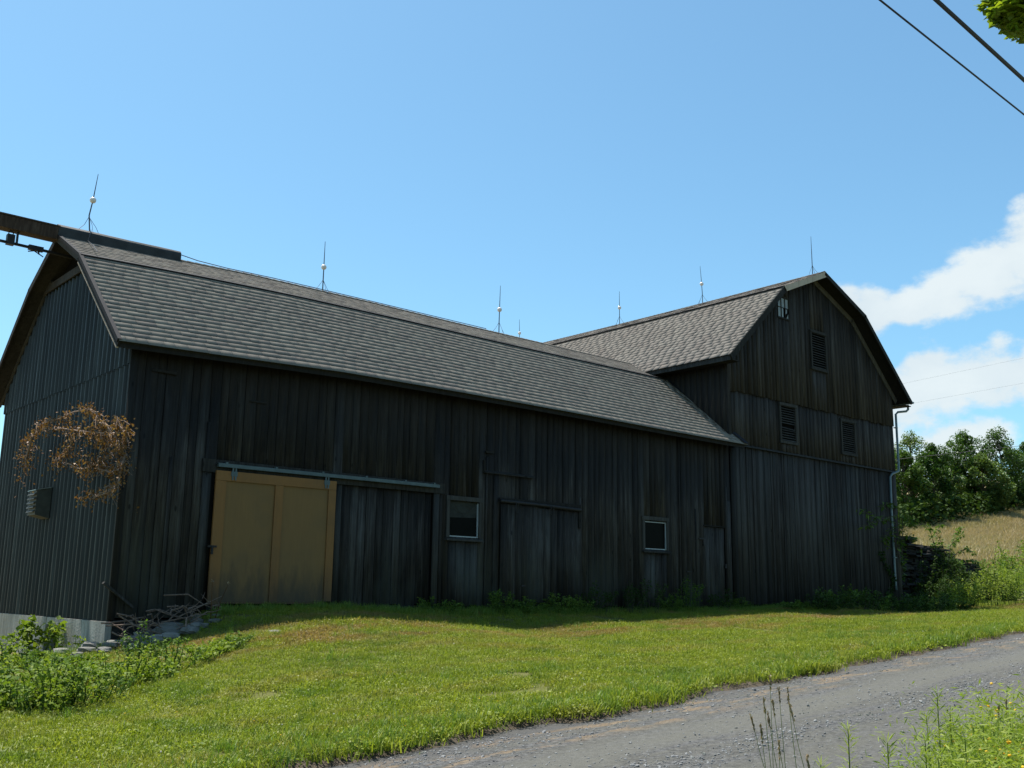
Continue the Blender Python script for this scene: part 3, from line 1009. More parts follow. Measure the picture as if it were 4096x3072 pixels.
# drip ledge over the hatch, pipe rail with rings, plank door beneath
LD = MB(); LD.hexa([(16.53, 19.92, 2.98), (18.23, 19.92, 2.97), (18.23, 20.0, 2.99), (16.53, 20.0, 3.0)], [(16.53, 19.92, 3.01), (18.23, 19.92, 3.0), (18.23, 20.0, 3.05), (16.53, 20.0, 3.06)])
LD.build('drip_ledge', M['wood_dark'], BARN)
MB().box(16.50, 16.57, 19.955, 20.0, 2.97, 3.30, 0.01).build('ledge_block', M['wood_dark'], BARN)
MB().box(16.56, 16.84, 19.95, 20.0, 3.50, 3.56, 0.01).build('ledge_block', M['wood_dark'], BARN)
MB().box(7.78, 8.30, 19.95, 20.0, 4.28, 4.335, 0.006).build('ledge_block', M['wood_dark'], BARN)
MB().box(9.95, 10.35, 19.97, 20.0, 3.95, 3.985, 0.006).build('ledge_block', M['wood_dark'], BARN)
HD = empty('hanging_plank_door', (18.5, 19.95, -0.2), parent=BARN)
x = 17.08
while x < 19.88:
    wd = random.uniform(0.18, 0.3)
    xb = min(x + wd, 19.93)
    top = 2.20 if x > 18.2 else 2.24
    plank(x, xb - 0.008, -0.22 + random.uniform(-0.03, 0.02), top, 19.965, 0.025, M['wood'], HD)
    x = xb
mb = MB(); mb.tube([(17.02, 19.90, 2.30), (18.3, 19.90, 2.285), (19.92, 19.90, 2.24)], [0.045, 0.045, 0.05], 10)
mb.build('rail_pipe', M['iron'], HD)
MB().box(17.02, 19.95, 19.93, 19.965, 2.30, 2.39, 0.004).build('rail_board', M['wood_dark'], HD)
for x in (17.55, 18.80):
    pts = [(x + 0.055 * math.cos(t), 19.85, 2.15 + 0.13 * math.sin(t)) for t in np.linspace(0, 2 * math.pi, 14)]
    MB().tube(pts, 0.012, 5).build('hanger_ring', M['iron'], HD)
MB().box(19.86, 19.95, 19.90, 19.96, 1.75, 2.2, 0.01).build('stop_block', M['wood_dark'], HD)
MB().box(17.8, 17.93, 19.92, 19.945, 0.16, 0.20, 0.004).build('handle', M['iron'], HD)
plank(16.86, 17.02, -0.33, 2.95, 20.0, 0.03, M['wood'], FW, name='batten')

# low plank door by the corner
PD = empty('plank_door', (25.9, 20, -0.2), parent=BARN)
plank_wall(25.42, 26.42, -0.28, 2.09, 20.045, 0.025, M['wood'], PD, (), (0.2, 0.3))
MB().box(25.36, 26.47, 19.965, 20.0, 2.105, 2.135).build('lintel', M['wood_dark'], PD)
MB().box(25.10, 25.38, 19.955, 20.0, 1.69, 1.73).build('latch', M['iron'], PD)
MB().box(25.30, 25.38, 19.955, 20.0, 1.50, 1.688).build('latch', M['iron'], PD)
MB().box(24.5, 24.72, 19.97, 20.0, 0.68, 0.71).build('handle', M['iron'], PD)
MB().box(26.40, 26.47, 19.985, 20.0, 0.85, 0.98).build('hinge', M['iron'], PD)

# ---- corrugated end wall
GW = empty('gable_wall', (7.37, 24.3, 0), parent=BARN)


def gable_top(y):
    """underside of the roof at depth y (long barn)"""
    yy = y if y <= YR else 2 * YR - y
    if yy < YBK: z = np.interp(yy, [YE, YBK], [Zeav[0], Zbrk[0]])
    else: z = np.interp(yy, [YBK, YR], [Zbrk[0], Zridge[0]])
    return float(z) - 0.10


def tin_sheet(y0, y1, zb, ztop, x, parent, ph, jag=0.0):
    n = int((y1 - y0) / 0.25 * 12) + 1
    ys = np.linspace(y0, y1, n)
    V = []; F = []
    for i, y in enumerate(ys):
        s = math.sin(2 * math.pi * (y + ph) / 0.25)
        s = 2 * max(0.0, (s + 1) / 2) ** 1.6 - 1
        xo = x - 0.055 * s
        V.append((xo, y, zb + jag)); V.append((xo, y, ztop(y)))
    for i in range(n - 1):
        F.append([2 * i, 2 * i + 1, 2 * i + 3, 2 * i + 2])
    np_mesh('corrugated_sheet', V, F, M['tin'], parent, smooth=True)


y = 20.02
k = 0
while y < 28.6:
    y1_ = min(y + 0.76, 28.68)
    tin_sheet(y, y1_, -0.635, lambda q: 4.46, 7.39 + (k % 2) * 0.006, GW, 0.0, random.uniform(-0.012, 0.012))
    y = y1_ - 0.01; k += 1
y = 20.02
while y < 28.6:
    y1_ = min(y + 0.70, 28.68)
    tin_sheet(y, y1_, 4.38, lambda q: min(gable_top(q), 7.18), 7.355 + (k % 2) * 0.005, GW, 0.0, random.uniform(-0.006, 0.006))
    y = y1_ - 0.01; k += 1
# tie board across the peak with dark boards in the recess above
MB().hexa([(7.26, 22.62, 7.07), (7.29, 22.62, 7.07), (7.29, 26.05, 7.07), (7.26, 26.05, 7.07)], [(7.26, 22.86, 7.26), (7.29, 22.86, 7.26), (7.29, 25.78, 7.26), (7.26, 25.78, 7.26)]).build('tie_board', M['trim'], BARN)
mb = MB()
for seg in (2, 3):   # pale trim following the far slope against the tin
    a = roof_pt(7.3, seg, 0.0 if seg == 3 else 0.0, -0.08); b = roof_pt(7.3, seg, 1.0 if seg == 3 else 0.25, -0.08)
    a2 = roof_pt(7.3, seg, 0.0, -0.17); b2 = roof_pt(7.3, seg, 1.0 if seg == 3 else 0.25, -0.17)
    mb.hexa([sh(a2, -0.02), sh(a2, 0.02), sh(b2, 0.02), sh(b2, -0.02)], [sh(a, -0.02), sh(a, 0.02), sh(b, 0.02), sh(b, -0.02)])
mb.build('wall_trim', M['trim'], BARN)
PK = empty('peak_boarding', (7.7, 24.3, 7.3), parent=BARN)
yv = 22.4
while yv < 26.2:
    b = yv + 0.24
    zt0, zt1 = gable_top(yv) + 0.06, gable_top(b) + 0.06
    np_mesh('board', [(7.62, yv, 7.1), (7.62, b - 0.01, 7.1), (7.65, b - 0.01, 7.1), (7.65, yv, 7.1), (7.62, yv, zt0), (7.62, b - 0.01, zt1), (7.65, b - 0.01, zt1), (7.65, yv, zt0)],
            np.array([[3, 2, 1, 0], [4, 5, 6, 7], [0, 1, 5, 4], [1, 2, 6, 5], [2, 3, 7, 6], [3, 0, 4, 7]]), M['wood_dark'], PK)
    yv = b
# board-edge of the corner, foundation
FD = empty('foundation', (7.4, 24.3, -1.0), parent=BARN)
for (a, b) in ((20.05, 22.6), (23.55, 28.7)):
    MB().box(7.33, 7.6, a, b, -1.9, -0.65, 0.004).build('concrete_wall', M['concrete'], FD)
MB().box(7.345, 7.6, 22.602, 23.548, -0.80, -0.65).build('concrete_wall', M['concrete'], FD)
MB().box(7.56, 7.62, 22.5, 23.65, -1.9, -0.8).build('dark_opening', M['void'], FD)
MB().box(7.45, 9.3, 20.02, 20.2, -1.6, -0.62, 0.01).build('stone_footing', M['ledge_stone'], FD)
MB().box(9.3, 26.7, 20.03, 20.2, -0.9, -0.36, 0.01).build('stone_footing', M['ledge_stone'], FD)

# vent hood on the tin
VT = empty('wall_vent', (7.3, 24.6, 1.8), parent=BARN)
M['hood'] = flat('grey_painted_hood', (0.055, 0.058, 0.052), 0.6, 0.3, 0, 0.2, 9)
mb = MB()
mb.hexa([(7.02, 24.05, 1.55), (7.02, 24.58, 1.55), (7.33, 24.58, 1.48), (7.33, 24.05, 1.48)], [(7.02, 24.05, 2.08), (7.02, 24.58, 2.08), (7.33, 24.58, 2.16), (7.33, 24.05, 2.16)])
mb.build('hood', M['hood'], VT)
for k in range(5):
    z = 1.60 + k * 0.095
    mb = MB(); mb.hexa([(6.97, 24.07, z), (6.97, 24.56, z), (7.018, 24.56, z + 0.03), (7.018, 24.07, z + 0.03)], [(6.97, 24.07, z + 0.02), (6.97, 24.56, z + 0.02), (7.018, 24.56, z + 0.06), (7.018, 24.07, z + 0.06)])
    mb.build('louvre', M['hood'], VT)
mb = MB(); mb.hexa([(6.98, 24.03, 2.085), (6.98, 24.60, 2.085), (7.33, 24.60, 2.165), (7.33, 24.03, 2.165)], [(6.98, 24.03, 2.10), (6.98, 24.60, 2.10), (7.33, 24.60, 2.18), (7.33, 24.03, 2.18)])
mb.build('cap', M['pale_pane'], VT)  # paler than the hood: the sunlit top is put into its colour

# hay hood beam, rounded ridge cover, trolley rail
mb = MB()
mb.hexa([(4.6, 24.16, 7.97), (6.94, 24.16, 7.95), (6.94, 24.48, 7.95), (4.6, 24.48, 7.97)], [(4.6, 24.12, 8.22), (6.94, 24.12, 8.24), (6.94, 24.52, 8.24), (4.6, 24.52, 8.22)])
HBm = mb.build('hay_beam', M['beam'], BARN)
for k, (ya, yb) in enumerate(((24.10, 24.24), (24.25, 24.39), (24.40, 24.54))):
    MB().box(4.6, 6.93, ya, yb, 8.245 + 0.02 * (k == 1), 8.275 + 0.02 * (k == 1), 0.004).build('plank', M['beam'], HBm)
mb = MB()
prof = [(0.20, -0.16)] + [(0.20 * math.cos(t), 0.03 + 0.14 * math.sin(t)) for t in np.linspace(0, math.pi, 9)] + [(-0.20, -0.16)]
xs_ = [6.90, 7.7, 8.6, 9.3, 9.88]
V = []; F = []
for x in xs_:
    for (dy, dz) in prof:
        V.append((x, YR + dy, ri(max(x, 6.95), Zridge) + 0.06 + dz + random.uniform(-0.008, 0.008)))
npf = len(prof)
for i in range(len(xs_) - 1):
    for k in range(npf - 1):
        F.append([i * npf + k, (i + 1) * npf + k, (i + 1) * npf + k + 1, i * npf + k + 1])
F.append(list(range(npf))[::-1]); F.append([(len(xs_) - 1) * npf + k for k in range(npf)])
np_mesh('ridge_cover', V, F, M['tar'], BARN)
mb = MB(); mb.tube([(5.72, 24.32, 7.67), (6.6, 24.32, 7.66), (7.6, 24.32, 7.62)], 0.035, 6)
RL = mb.build('trolley_rail', M['iron'], BARN)
mb = MB(); mb.box(5.86, 6.02, 24.25, 24.39, 7.62, 7.86); mb.box(6.06, 6.10, 24.29, 24.35, 7.66, 7.97)
mb.tube([(5.94 + 0.05 * math.cos(t), 24.32, 7.90 + 0.05 * math.sin(t)) for t in np.linspace(0, 2 * math.pi, 10)], 0.012, 5)
mb.build('rail_hanger', M['iron'], RL)
mb = MB(); mb.box(6.34, 6.66, 24.27, 24.37, 7.61, 7.72); mb.tube([(6.34, 24.32, 7.56), (6.47, 24.32, 7.60), (6.58, 24.32, 7.55), (6.68, 24.32, 7.50)], 0.014, 5); mb.tube([(6.56, 24.32, 7.62), (6.58, 24.32, 7.54)], 0.02, 5)
mb.build('trolley', M['iron'], RL)
# flashing along the far end of the roof where it meets the gable barn
mb = MB()
for seg in (0,):
    a = roof_pt(27.2, seg, -0.01, 0.035); b = roof_pt(26.72, seg, 1, 0.035); a0 = roof_pt(27.04, seg, -0.01, 0.035); b0 = roof_pt(26.58, seg, 1, 0.035)
    up = lambda p, d: (p[0], p[1], p[2] + d)
    mb.hexa([up(a0, 0), up(a, 0), up(b, 0), up(b0, 0)], [up(a0, 0.01), up(a, 0.05), up(b, 0.05), up(b0, 0.01)])
mb.build('step_flashing', M['drip'], BARN)

# ------------------------------------------------------------------ gable barn
RC0, RC1 = 26.76, 37.34


def g_top(x, y=20.0):
    d = abs(x - GR_X)
    z = np.interp(d, [0, GBW, GEW], [GR_Z, GBZ, GEZ])
    return float(z) - 0.12


mb = MB()
mb.add([(RC0 + .05, 20.09, -0.4), (RC1 - .05, 20.09, -0.4), (RC1 - .05, 20.09, g_top(RC1) - .02), (GR_X + GBW, 20.09, g_top(GR_X + GBW) - .02), (GR_X, 20.09, GR_Z - 0.14), (GR_X - GBW, 20.09, g_top(GR_X + GBW) - .02), (RC0 + .05, 20.09, g_top(RC0) - .02)], [[0, 1, 2, 3, 4, 5, 6]])
mb.box(RC0 + 0.05, RC0 + 0.10, 20.1, 37.2, -0.4, 8.0)
mb.box(RC1 - 0.10, RC1 - 0.03, 20.1, 37.2, -0.4, 8.0)
mb.add([(RC0, 37.2, -0.4), (RC1, 37.2, -0.4), (RC1, 37.2, 7.9), (GR_X + GBW, 37.2, 10.3), (GR_X, 37.2, 11.4), (GR_X - GBW, 37.2, 10.3), (RC0, 37.2, 7.9)], [[6, 5, 4, 3, 2, 1, 0]])
mb.build('inner_wall', M['void'], GB)
GF_ = empty('gable_wall', (32, 20, 0), parent=GB)
lv = [(31.75, 32.62, 8.12, 9.42), (29.70, 30.55, 5.24, 6.47), (33.56, 34.40, 5.22, 6.37)]
w6 = (29.70, 30.40, 9.64, 10.36)
# lower tier, plain boards with narrow battens
plank_wall(27.07, RC1, -0.24, 4.80, 20.05, 0.028, M['wood_gable'], GF_, (), (0.26, 0.34), 0.006, 0.004)
for k in range(30):
    x = 27.35 + k * 0.335 + random.uniform(-0.02, 0.02)
    if x < RC1 - 0.05: plank(x, x + 0.04, -0.22, 4.78, 20.02, 0.018, M['wood_gable'], GF_, name='batten', tilt=0.003)
plank_wall(26.90, RC1, lambda x: 4.84, lambda x: 6.66, 20.03, 0.028, M['wood_gable'], GF_, [h for h in lv[1:]], (0.18, 0.27), 0.007, 0.006)
plank_wall(RC0, RC1, lambda x: 6.60 + 0.0 * x, g_top, 19.985, 0.028, M['wood_gable'], GF_, [lv[0], w6], (0.18, 0.27), 0.007, 0.006)
mb = MB(); mb.hexa([(27.4, 19.93, 4.79), (RC1, 19.93, 4.77), (RC1, 20.02, 4.77), (27.4, 20.02, 4.79)], [(27.4, 19.95, 4.84), (RC1, 19.95, 4.82), (RC1, 20.02, 4.86), (27.4, 20.02, 4.88)])
mb.build('belt_board', M['trim'], GB)
MB().box(26.72, 26.86, 19.95, 20.02, 4.85, g_top(RC0) - .03, 0.004).build('corner_board', M['wood_gable'], GB)
# side wall above the long roof
SW = empty('side_wall', (26.76, 26, 6), parent=GB)
yv = 20.02
while yv < 37:
    wd = random.uniform(0.18, 0.28)
    b = min(yv + wd, 37)
    t = random.uniform(0.0, 0.008)
    np_mesh('board', [(26.735 - t, yv, 4.3), (26.735 - t, b - 0.008, 4.3), (26.765, b - 0.008, 4.3), (26.765, yv, 4.3), (26.735 - t, yv, 7.95), (26.735 - t, b - 0.008, 7.95), (26.765, b - 0.008, 7.95), (26.765, yv, 7.95)],
            np.array([[3, 2, 1, 0], [4, 5, 6, 7], [0, 1, 5, 4], [1, 2, 6, 5], [2, 3, 7, 6], [3, 0, 4, 7]]), M['wood'], SW)
    yv = b
MB().box(RC1 - 0.02, RC1, 20.02, 37.2, -0.5, 7.9).build('east_wall', M['wood_gable'], GB)

# rake boards: left upper pale, left lower dark, right side pair
for seg, mt, dz in ((0, M['wood_dark'], 0.20), (1, M['trim_light'], 0.20), (2, M['wood_dark'], 0.16), (3, M['wood_dark'], 0.16)):
    a = groof_pt(GY0, seg, -0.01, -0.004); b = groof_pt(GY0, seg, 1, -0.004); a2 = groof_pt(GY0, seg, -0.01, -dz); b2 = groof_pt(GY0, seg, 1, -dz)
    sy_ = lambda p, d: (p[0], p[1] + d, p[2])
    mb = MB(); mb.hexa([sy_(a2, -0.03), sy_(a2, 0.012), sy_(b2, 0.012), sy_(b2, -0.03)], [sy_(a, -0.03), sy_(a, 0.012), sy_(b, 0.012), sy_(b, -0.03)])
    mb.build('rake_board', mt, GB)
# wall frieze boards under the soffit on the right-hand slopes
for seg in (2, 3):
    v1 = 1.0
    a = groof_pt(19.96, seg, 0.05 if seg == 3 else 0.0, -0.10); b = groof_pt(19.96, seg, v1, -0.10); a2 = groof_pt(19.96, seg, 0.05 if seg == 3 else 0.0, -0.30); b2 = groof_pt(19.96, seg, v1, -0.30)
    mb = MB(); mb.hexa([sy_(a2, -0.04), sy_(a2, -0.008), sy_(b2, -0.008), sy_(b2, -0.04)], [sy_(a, -0.04), sy_(a, -0.008), sy_(b, -0.008), sy_(b, -0.04)])
    mb.build('frieze_board', M['frieze'], GB)
mb = MB()
mb.hexa([(26.22, 19.46, 7.42), (26.26, 19.46, 7.42), (26.26, 37.5, 7.42), (26.22, 37.5, 7.42)], [(26.22, 19.46, 7.58), (26.26, 19.46, 7.58), (26.26, 37.5, 7.58), (26.22, 37.5, 7.58)])
mb.build('eave_fascia', M['trim'], GB)
MB().box(26.26, 26.74, 19.47, 37.4, 7.44, 7.47).build('soffit', M['wood_dark'], GB)
MB().box(37.36, 37.86, 19.47, 37.4, 7.40, 7.43).build('soffit', M['wood_dark'], GB)
# gutter + downspout at the right corner
mb = MB()
V = []; F = []
for yv in (19.40, 37.5):
    for t in np.linspace(math.pi, 2 * math.pi, 7):
        V.append((37.93 + 0.07 * math.cos(t), yv, 7.60 + 0.08 * math.sin(t)))
for k in range(6):
    F.append([k, k + 7, k + 8, k + 1])
F.append(list(range(7))); F.append(list(range(13, 6, -1)))
gt = np_mesh('gutter', V, F, M['pipe'], GB)
mb = MB()
mb.tube([(37.90, 19.62, 7.50), (37.90, 19.62, 7.32), (37.82, 19.66, 7.24), (37.50, 19.84, 7.19), (37.43, 19.90, 7.10), (37.41, 19.90, 4.95), (37.36, 19.90, 4.84), (36.90, 19.92, 4.70), (36.78, 19.94, 4.58), (36.74, 19.95, 3.0), (36.72, 19.95, 0.5), (36.73, 19.93, 0.30)], 0.045, 10)
dsp = mb.build('downspout', M['pipe'], GB, True)
for (x, z) in ((37.41, 6.55), (37.41, 5.2), (36.74, 3.4), (36.73, 1.5)):
    MB().box(x - 0.07, x + 0.07, 19.87, 19.985, z, z + 0.03).build('strap', M['pipe'], dsp)

# louvres
for i, (a, b, c, d) in enumerate(lv):
    yo = 19.955 if i == 0 else 20.0
    L = empty('louvre_vent', ((a + b) / 2, 20, c), parent=GB)
    fr = MB()
    fr.box(a - 0.09, a, yo - 0.05, yo, c, d); fr.box(b, b + 0.09, yo - 0.05, yo, c, d)
    fr.box(a - 0.11, b + 0.11, yo - 0.07, yo, d, d + 0.10); fr.box(a - 0.11, b + 0.11, yo - 0.07, yo, c - 0.09, c)
    fr.build('frame', M['trim'], L)
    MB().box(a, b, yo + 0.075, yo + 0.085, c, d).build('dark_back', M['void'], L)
    n = 15
    for k in range(n):
        if i == 1 and k in (6,): continue
        z = c + 0.02 + (d - c - 0.05) * k / (n - 1)
        tl = 0.03 if (i == 1 and k == 5) else 0
        mb = MB(); mb.hexa([(a, yo - 0.035, z), (b, yo - 0.035, z - tl), (b, yo + 0.03, z + 0.045 - tl), (a, yo + 0.03, z + 0.045)], [(a, yo - 0.035, z + 0.014), (b, yo - 0.035, z + 0.014 - tl), (b, yo + 0.03, z + 0.06 - tl), (a, yo + 0.03, z + 0.06)])
        mb.build('slat', M['trim'], L)
# six-pane window in the peak
a, b, c, d = w6
W = empty('window', (30.05, 20, 9.64), parent=GB)
fr = MB(); fr.box(a, a + 0.02, 19.925, 19.955, c, d); fr.box(b - 0.02, b, 19.925, 19.955, c, d); fr.box(a - 0.02, b + 0.02, 19.92, 19.955, c - 0.06, c); fr.box(a, b, 19.925, 19.955, d, d + 0.05)
for k in (1, 2):
    xx = a + (b - a) * k / 3; fr.box(xx - 0.009, xx + 0.009, 19.93, 19.955, c, d)
fr.box(a + 0.02, b - 0.02, 19.932, 19.955, (c + d) / 2 - 0.009, (c + d) / 2 + 0.009)
fr.build('frame', M['wood_dark'], W)
for r in range(2):
    for k in range(3):
        xa, xb = a + (b - a) * k / 3 + 0.01, a + (b - a) * (k + 1) / 3 - 0.01
        za, zb = c + (d - c) * r / 2 + 0.01, c + (d - c) * (r + 1) / 2 - 0.01
        mb = MB()
        if r == 0 and k == 1: mb.box(xa, xa + 0.13, 19.956, 19.962, za, zb)
        elif r == 0 and k == 2: mb.add([(xa + 0.07, 19.956, za), (xb, 19.956, za), (xb, 19.956, za + 0.20), (xb - 0.06, 19.956, za + 0.12)], [[0, 1, 2, 3]]); mb.add([(xa, 19.957, zb - 0.02), (xa, 19.957, za + 0.12), (xa + 0.12, 19.957, za + 0.2), (xa + 0.13, 19.957, zb)], [[0, 1, 2, 3]])
        else: mb.box(xa, xb, 19.956, 19.962, za, zb)
        mb.build('pane', M['pale_pane'], W)
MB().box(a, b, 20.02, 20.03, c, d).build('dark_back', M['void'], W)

# ------------------------------------------------------------------ lightning rods
RODS = [((7.66, YR, 8.37), 1.5, True, 'lightning rod with a pale ball on the dark ridge cover, leftmost', 0.012, 0.8),
        ((14.1, YR, 8.2), 1.5, True, 'lightning rod with a white ball on the long roof, second from the left', 0.0, 0.73),
        ((20.62, YR, 8.19), 1.6, True, 'lightning rod with a white ball near the right end of the long ridge', 0.03, 0.78),
        ((32.02, 36.2, 11.62), 1.5, True, 'distant lightning rod whose ball just clears the long ridge', -0.03, 0.8),
        ((32.05, 29.62, 11.63), 1.5, True, 'lightning rod with a ball midway along the taller barn ridge', 0.0, 0.74),
        ((32.05, 25.05, 11.64), 1.55, True, 'leaning lightning rod with a ball nearer the front of the taller barn ridge', -0.10, 0.8),
        ((32.05, 19.95, 11.66), 1.5, False, 'lightning rod without a ball at the very peak of the gable', 0.0, 0)]
for (bx, by, bz), h, ball, lab, lean, bh in RODS:
    T = empty('lightning_rod', (bx, by, bz), lab, 'lightning rod', 'lightning rods along the barn ridges')
    k = 0.05 if lab.startswith('lightning rod with a pale') else 0.0
    mb = MB()
    mb.tube([(bx, by, bz - 0.03), (bx - k, by, bz + 0.4), (bx + lean * 0.3, by, bz + (bh if bh else 0.8)), (bx + lean + k * 1.0, by, bz + h * 0.985), (bx + lean + k * 1.0, by, bz + h)], [0.016, 0.016, 0.014, 0.007, 0.002], 6)
    mb.build('rod', M['rod'], T)
    if ball:
        MB().sphere((bx + lean * 0.3, by, bz + bh), 0.078, 14, 9).build('glass_ball', M['ball'], T, True)
    for dx, dy in ((-0.28, 0.0), (0.28, 0.02), (0.0, -0.25)):
        if by > 24 and bx > 30: dx, dy = dy, dx
        dz = -0.02 - (abs(dy) * 0.48 if bx < 30 else abs(dx) * 0.42)
        if bx < 9 and dy: dz = -0.10
        MB().tube([(bx - k, by, bz + 0.36), (bx + dx * 0.5, by + dy * 0.5, bz + 0.14), (bx + dx, by + dy, bz + dz)], 0.006, 4).build('brace', M['rod'], T)
pts = [(9.88, YR, 8.33), (10.4, YR, 8.27), (11.2, YR - .05, 8.235), (12.5, YR - .1, 8.24), (15, YR - .1, 8.235), (20, YR - .1, 8.20)]
props(MB().tube(pts, 0.012, 5).build('conductor_cable', M['rod']), 'thin conductor cable running from the ridge cover along the long ridge', 'cable')
pts = [(7.68, YR - 0.02, 8.42), (7.62, YR - 0.22, 8.30), (7.55, YR - 0.30, 8.03), (7.45, YR - 1.0, 7.72), (7.3, YR - 1.8, 7.33)]
props(MB().tube(pts, 0.008, 5).build('conductor_cable', M['rod']), 'thin conductor wire hanging down from the leftmost rod over the roof', 'cable')

# ------------------------------------------------------------------ foliage helpers
def leaf_quads(C, L, Wd, D=None, up=0.3, fold=0.0):
    """C (n,3) centres; L lengths; Wd widths; D optional direction (n,3) -> (4n,3) vertices of rhombic leaves"""
    n = len(C)
    if D is None:
        D = rng.normal(size=(n, 3)); D[:, 2] *= 0.6
    D = D / np.linalg.norm(D, axis=1, keepdims=True)
    Nn = rng.normal(size=(n, 3)); Nn[:, 2] = np.abs(Nn[:, 2]) + up * 2
    S = np.cross(D, Nn); S /= np.linalg.norm(S, axis=1, keepdims=True) + 1e-9
    N2 = np.cross(S, D)
    L = np.broadcast_to(L, n)[:, None]; Wd = np.broadcast_to(Wd, n)[:, None]
    a = C - D * L * 0.5; b = C + S * Wd * 0.5 + N2 * Wd * 0.12; c = C + D * L * 0.5; d = C - S * Wd * 0.5 + N2 * Wd * 0.12
    return np.stack([a, b, c, d], 1).reshape(-1, 3)


def leaves_obj(name, C, L, Wd, mat, parent=None, D=None, up=0.3, link=True, tone=None):
    V = leaf_quads(np.asarray(C, float), L, Wd, D, up)
    n = len(C)
    F = np.arange(4 * n).reshape(n, 4)
    if tone is None: tone = np.clip(rng.normal(0.5, 0.25, n), 0, 1)
    return np_mesh(name, V, F, mat, parent, tone=tone, link=link)


def gz(x, y):
    return float(zg(np.array([float(x)]), np.array([float(y)]))[0])


def weed(x, y, r, h, n, leaf, mat, label, group=None, cat='weed', name='weed_clump', stems=7, dense_top=False, narrow=0.5, z=None):
    z0 = gz(x, y) if z is None else z
    T = empty(name, (x, y, z0), label, cat, group)
    mb = MB()
    C = []
    per = max(1, n // stems)
    for s in range(stems):
        a = random.uniform(0, 6.28); q = r * math.sqrt(random.random())
        bx, by = x + q * 0.6 * math.cos(a), y + q * 0.6 * math.sin(a)
        tx, ty = x + q * 1.25 * math.cos(a) + random.uniform(-.08, .08), y + q * 1.25 * math.sin(a)
        hh = h * random.uniform(0.6, 1.0) * (1 - 0.35 * q / max(r, 1e-3))
        zb = gz(bx, by) if z is None else z
        p0 = Vector((bx, by, zb - 0.03)); p2 = Vector((tx, ty, zb + hh)); p1 = (p0 + p2) / 2 + Vector((random.uniform(-.05, .05), random.uniform(-.05, .05), hh * 0.08))
        mb.tube([p0, p1, p2], [0.008, 0.006, 0.003], 4, False)
        for k in range(per):
            u = random.uniform(0.12, 1.02) ** (0.75 if dense_top else 0.9)
            p = p0.lerp(p1, u * 2) if u < 0.5 else p1.lerp(p2, u * 2 - 1)
            rr = leaf * random.uniform(0.3, 2.0) * (1.25 - 0.6 * u)
            b = random.uniform(0, 6.28)
            C.append((p.x + rr * math.cos(b), p.y + rr * math.sin(b), p.z + random.uniform(-.4, .4) * leaf))
    mb.build('stem', M['weed'] if mat is not M['shrub'] else M['bark'], T)
    C = np.array(C)
    L = leaf * rng.uniform(0.6, 1.25, len(C))
    leaves_obj('foliage', C, L, L * narrow, mat, T)
    return T


def tree(x, y, h, r, n, leaf, mat, label, group, z=None, seed=0, gaps=0.0, trunk=0.22, base=0.15):
    z0 = gz(x, y) if z is None else z
    T = empty('tree', (x, y, z0), label, 'tree', group)
    mb = MB()
    rr = random.Random(seed)
    mb.tube([(x, y, z0 - 0.3), (x + rr.uniform(-.2, .2), y, z0 + h * 0.35), (x + rr.uniform(-.4, .4), y, z0 + h * 0.65), (x + rr.uniform(-.4, .4), y, z0 + h * 0.93)], [trunk, trunk * 0.75, trunk * 0.4, 0.04], 8)
    cl = []
    for k in range(95):
        u = rr.uniform(base, 1.0)
        prof = math.sin(min(1, (u - base) / (1 - base) * 0.92 + 0.10) * math.pi) ** 0.55
        a = rr.uniform(0, 6.28); q = r * prof * rr.uniform(0.3, 1.0)
        c = Vector((x + q * math.cos(a), y + q * math.sin(a), z0 + h * u * 0.97))
        cl.append((c, r * rr.uniform(0.13, 0.27)))
        if k % 3 == 0:
            s = Vector((x, y, z0 + h * max(0.1, u - 0.18)))
            mb.tube([s, s.lerp(c, 0.55) + Vector((0, 0, 0.3)), c], [trunk * 0.3, trunk * 0.18, 0.02], 5, False)
    mb.build('trunk', M['bark'], T)
    C = []; tone = []
    per = n // len(cl)
    for c, cr in cl:
        v = rng.normal(size=(per, 3)); v /= np.linalg.norm(v, axis=1, keepdims=True)
        rad = cr * rng.uniform(0.45, 1.08, (per, 1)) ** 0.6
        C.append(np.array(c) + v * rad * np.array([1, 1, 1.0])); tone.append(np.clip(rng.normal(0.45 + rr.uniform(-.15, .2), 0.2, per), 0, 1))
    C = np.concatenate(C); tone = np.concatenate(tone)
    if gaps: 
        keep = rng.random(len(C)) > gaps; C = C[keep]; tone = tone[keep]
    L = leaf * rng.uniform(0.6, 1.4, len(C))
    leaves_obj('crown', C, L, L * 0.75, mat, T, tone=tone)
    return T


# ------------------------------------------------------------------ scatter (instances on points)
def proto_collection(name, objs):
    c = bpy.data.collections.new(name)
    for o in dict.fromkeys(objs):
        c.objects.link(o)
    return c


